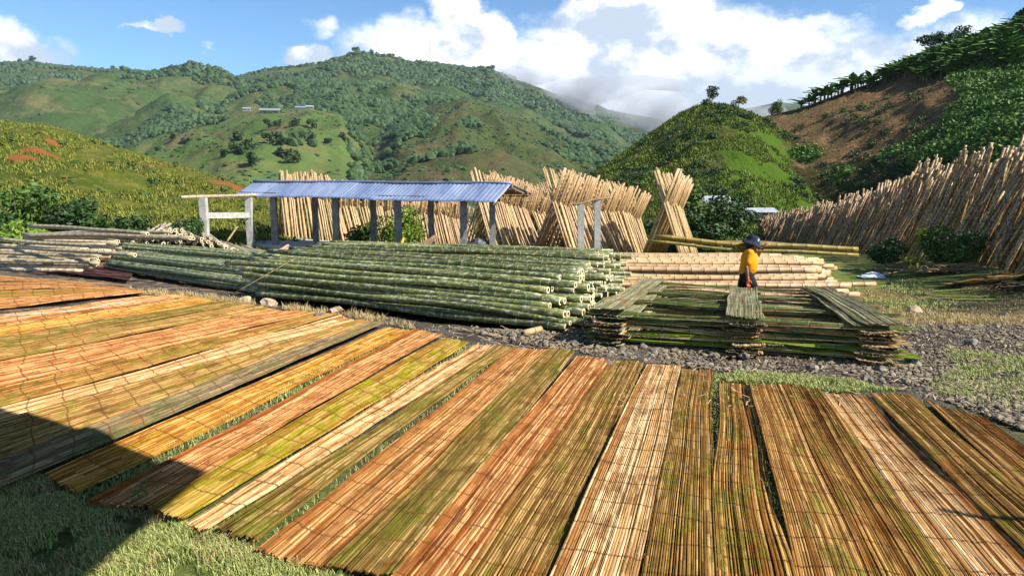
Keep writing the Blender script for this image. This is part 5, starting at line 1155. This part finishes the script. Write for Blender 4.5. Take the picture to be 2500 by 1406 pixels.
M_ = Matrix.Translation(hed + Vector((.0, 0, .04))) @ Matrix.Rotation(R(20), 4, 'Y'); hat.add([M_ @ p for p in P], [(i * nn + k, i * nn + (k + 1) % nn, (i + 1) * nn + (k + 1) % nn, (i + 1) * nn + k) for i in range(len(prof) - 1) for k in range(nn)]); hat.add([M_ @ Vector((0, 0, .115))], []); hat_o = hat.build('hat', HATM, man, True)
em = MB(); 
for k, (w1, z1) in enumerate(((.016, .035), (.022, .055), (.014, .078))): pass
cols_ = [(-.016, .03), (.012, .028), (.020, .05), (.014, .078), (-.010, .082), (-.020, .055)]; P = []
for dx_, z_ in cols_: a = R(-58) + dx_ / .11; rad = np.interp(z_, [.0, .06, .09], [.114, .1075, .098]) + .002; P.append(M_ @ Vector((rad * math.cos(a) * 1.05, rad * math.sin(a) * .95, z_)))
em.add(P, [tuple(range(6))]); o = em.build('badge', WHT, hat_o)
# the carried bamboo rests on the far shoulder
yv = pw.y + .17
cp = [((1600, 579, 0), (2094, 607, 0), .043, 'upper'), ((1612, 586, .06), (2090, 613, .05), .036, 'rear'), ((1586, 591, -.03), (2096, 621, -.04), .030, 'lower')]
for i, (a, b2, r_, lab) in enumerate(cp):
    A_, B_ = at_y(a[0], a[1], yv + a[2] + .02), at_y(b2[0], b2[1], yv + b2[2] + .02); L_ = (B_ - A_).length
    put_pole(pole_data('carried_bamboo_pole', L_, r_, .05, 720 + i, MY, n=10, taper=-.15), A_, B_, 'carried_bamboo_pole', '%s of the long yellow brown bamboo pieces carried on the worker\'s shoulder' % lab, 'bamboo pieces carried by the worker', L_, roll=.3)
# ------------------------------------------------------------------ the house the photo is taken from (out of view; its eave shades the near left mats)
C0_ = at_z(500, 1160, 0); P1_ = at_z(0, 1000, 0); P2_ = at_z(180, 1400, 0); ZR = 5.0; sh_ = sd * (ZR / sd.z)
C_ = C0_ + sh_; d1 = (P1_ - C0_).normalized(); d2_ = (P2_ - C0_).normalized(); d2_ = Vector((-.05, -1, 0)).normalized()
hs = empty('house', (0, -4, 0), 'house behind the viewer whose deep eave shades the near left mats', 'house'); m = MB(); ho = Vector((0, -4, 0))
T = [C_ - ho, C_ + d1 * 9 - ho, C_ + d1 * 9 + d2_ * 13 - ho, C_ + d2_ * 9 - ho]; m.add(T + [p + Vector((0, 0, .12)) for p in T], [(3, 2, 1, 0), (4, 5, 6, 7), (0, 1, 5, 4), (1, 2, 6, 5), (2, 3, 7, 6), (3, 0, 4, 7)]); m.build('roof', ZINC, hs)
m = MB(); m.box((-1.5, -1.2, 2.45), (8.5, .25, 4.9)); m.build('wall', WALLW, hs)
for x_ in (-5.0, -1.8, 2.2): m = MB(); m.box((x_, 1.0, 2.45), (.2, .2, 4.9)); m.build('post', WOOD, hs)
p = at_z(2285, 1256, 0) + Vector((sd.x, sd.y, 0)) * (2.8 / sd.z); m = MB(); m.tube([(0, 0, -.2), (.03, 0, 1.4), (0, .02, 2.8)], [.05, .045, .03], 9); o = m.build('wooden_post', WOOD, smooth=True); o.location = p; tag(o, 'thin wooden post outside the right edge whose shadow crosses the mats', 'post')

# ------------------------------------------------------------------ thin blue air
hz = MB(); hz.box((0, 2500, 139), (12000, 9000, 322)); HZ = bpy.data.materials.new('haze'); HZ.use_nodes = True; tt_ = HZ.node_tree; tt_.nodes.clear()
vo = tt_.nodes.new('ShaderNodeVolumePrincipled'); ou = tt_.nodes.new('ShaderNodeOutputMaterial'); tt_.links.new(vo.outputs[0], ou.inputs['Volume']); vo.inputs['Color'].default_value = (.75, .87, 1, 1); vo.inputs['Density'].default_value = .00008; vo.inputs['Anisotropy'].default_value = .2
tag(hz.build('haze', HZ), 'thin bluish air over the whole valley', 'haze', kind='stuff')

# ------------------------------------------------------------------ low cloud hanging on the mountain shoulder
cl = MB()
for px, py, D_, rx_, ry_, rz_ in [(1330, 215, 1400, 170, 90, 42), (1500, 250, 1360, 200, 110, 52), (1680, 290, 1340, 200, 100, 50)]:
    c0 = at_y(px, py, D_); cl.add([c0 + Vector((v[0] * rx_, v[1] * ry_, v[2] * rz_ * (1 + .25 * fbm(v[0] * 2 + px, v[1] * 2, 1, 2, 3)))) for v in ICO2_V], [tuple(f) for f in ICO2_F])
CLM = bpy.data.materials.new('cloud'); CLM.use_nodes = True; tt_ = CLM.node_tree; tt_.nodes.clear(); vo = tt_.nodes.new('ShaderNodeVolumePrincipled'); ou = tt_.nodes.new('ShaderNodeOutputMaterial'); tt_.links.new(vo.outputs[0], ou.inputs['Volume'])
vo.inputs['Color'].default_value = (.97, .98, 1, 1); nt_ = NT(tt_); gg_ = nt_.new('ShaderNodeNewGeometry'); tc_ = nt_.new('ShaderNodeTexCoord')
nz_ = nt_.noise(nt_.scale(gg_.outputs['Position'], (1, 1, 1.8)), .009, 4, .6); nt_.put(vo.inputs['Density'], nt_.step(nz_, .44, .66, 0, .022)); vo.inputs['Anisotropy'].default_value = .1
tag(cl.build('cloud', CLM), 'low white cloud and mist hanging on the mountain shoulder', 'cloud', kind='stuff')
# ------------------------------------------------------------------ bamboo shavings
m = MB()
for _ in range(520):
    px, py = random.choice([(random.uniform(1050, 1500), random.uniform(800, 860)), (random.uniform(1500, 2500), random.uniform(850, 1000)), (random.uniform(2050, 2500), random.uniform(690, 860))])
    p = on_ground(px, py); a = random.uniform(0, 3.14); L_ = random.uniform(.03, .14); m.beam(p + Vector((-math.cos(a), -math.sin(a), 0)) * L_ / 2 + Vector((0, 0, .025)), p + Vector((math.cos(a), math.sin(a), 0)) * L_ / 2 + Vector((0, 0, random.uniform(.02, .05))), .010, .003)
tag(m.build('bamboo_shavings', simple('shaving', (.40, .27, .12), (.66, .52, .32), 8)), 'pale bamboo shavings and splinters littering the ground', 'shavings', kind='stuff')
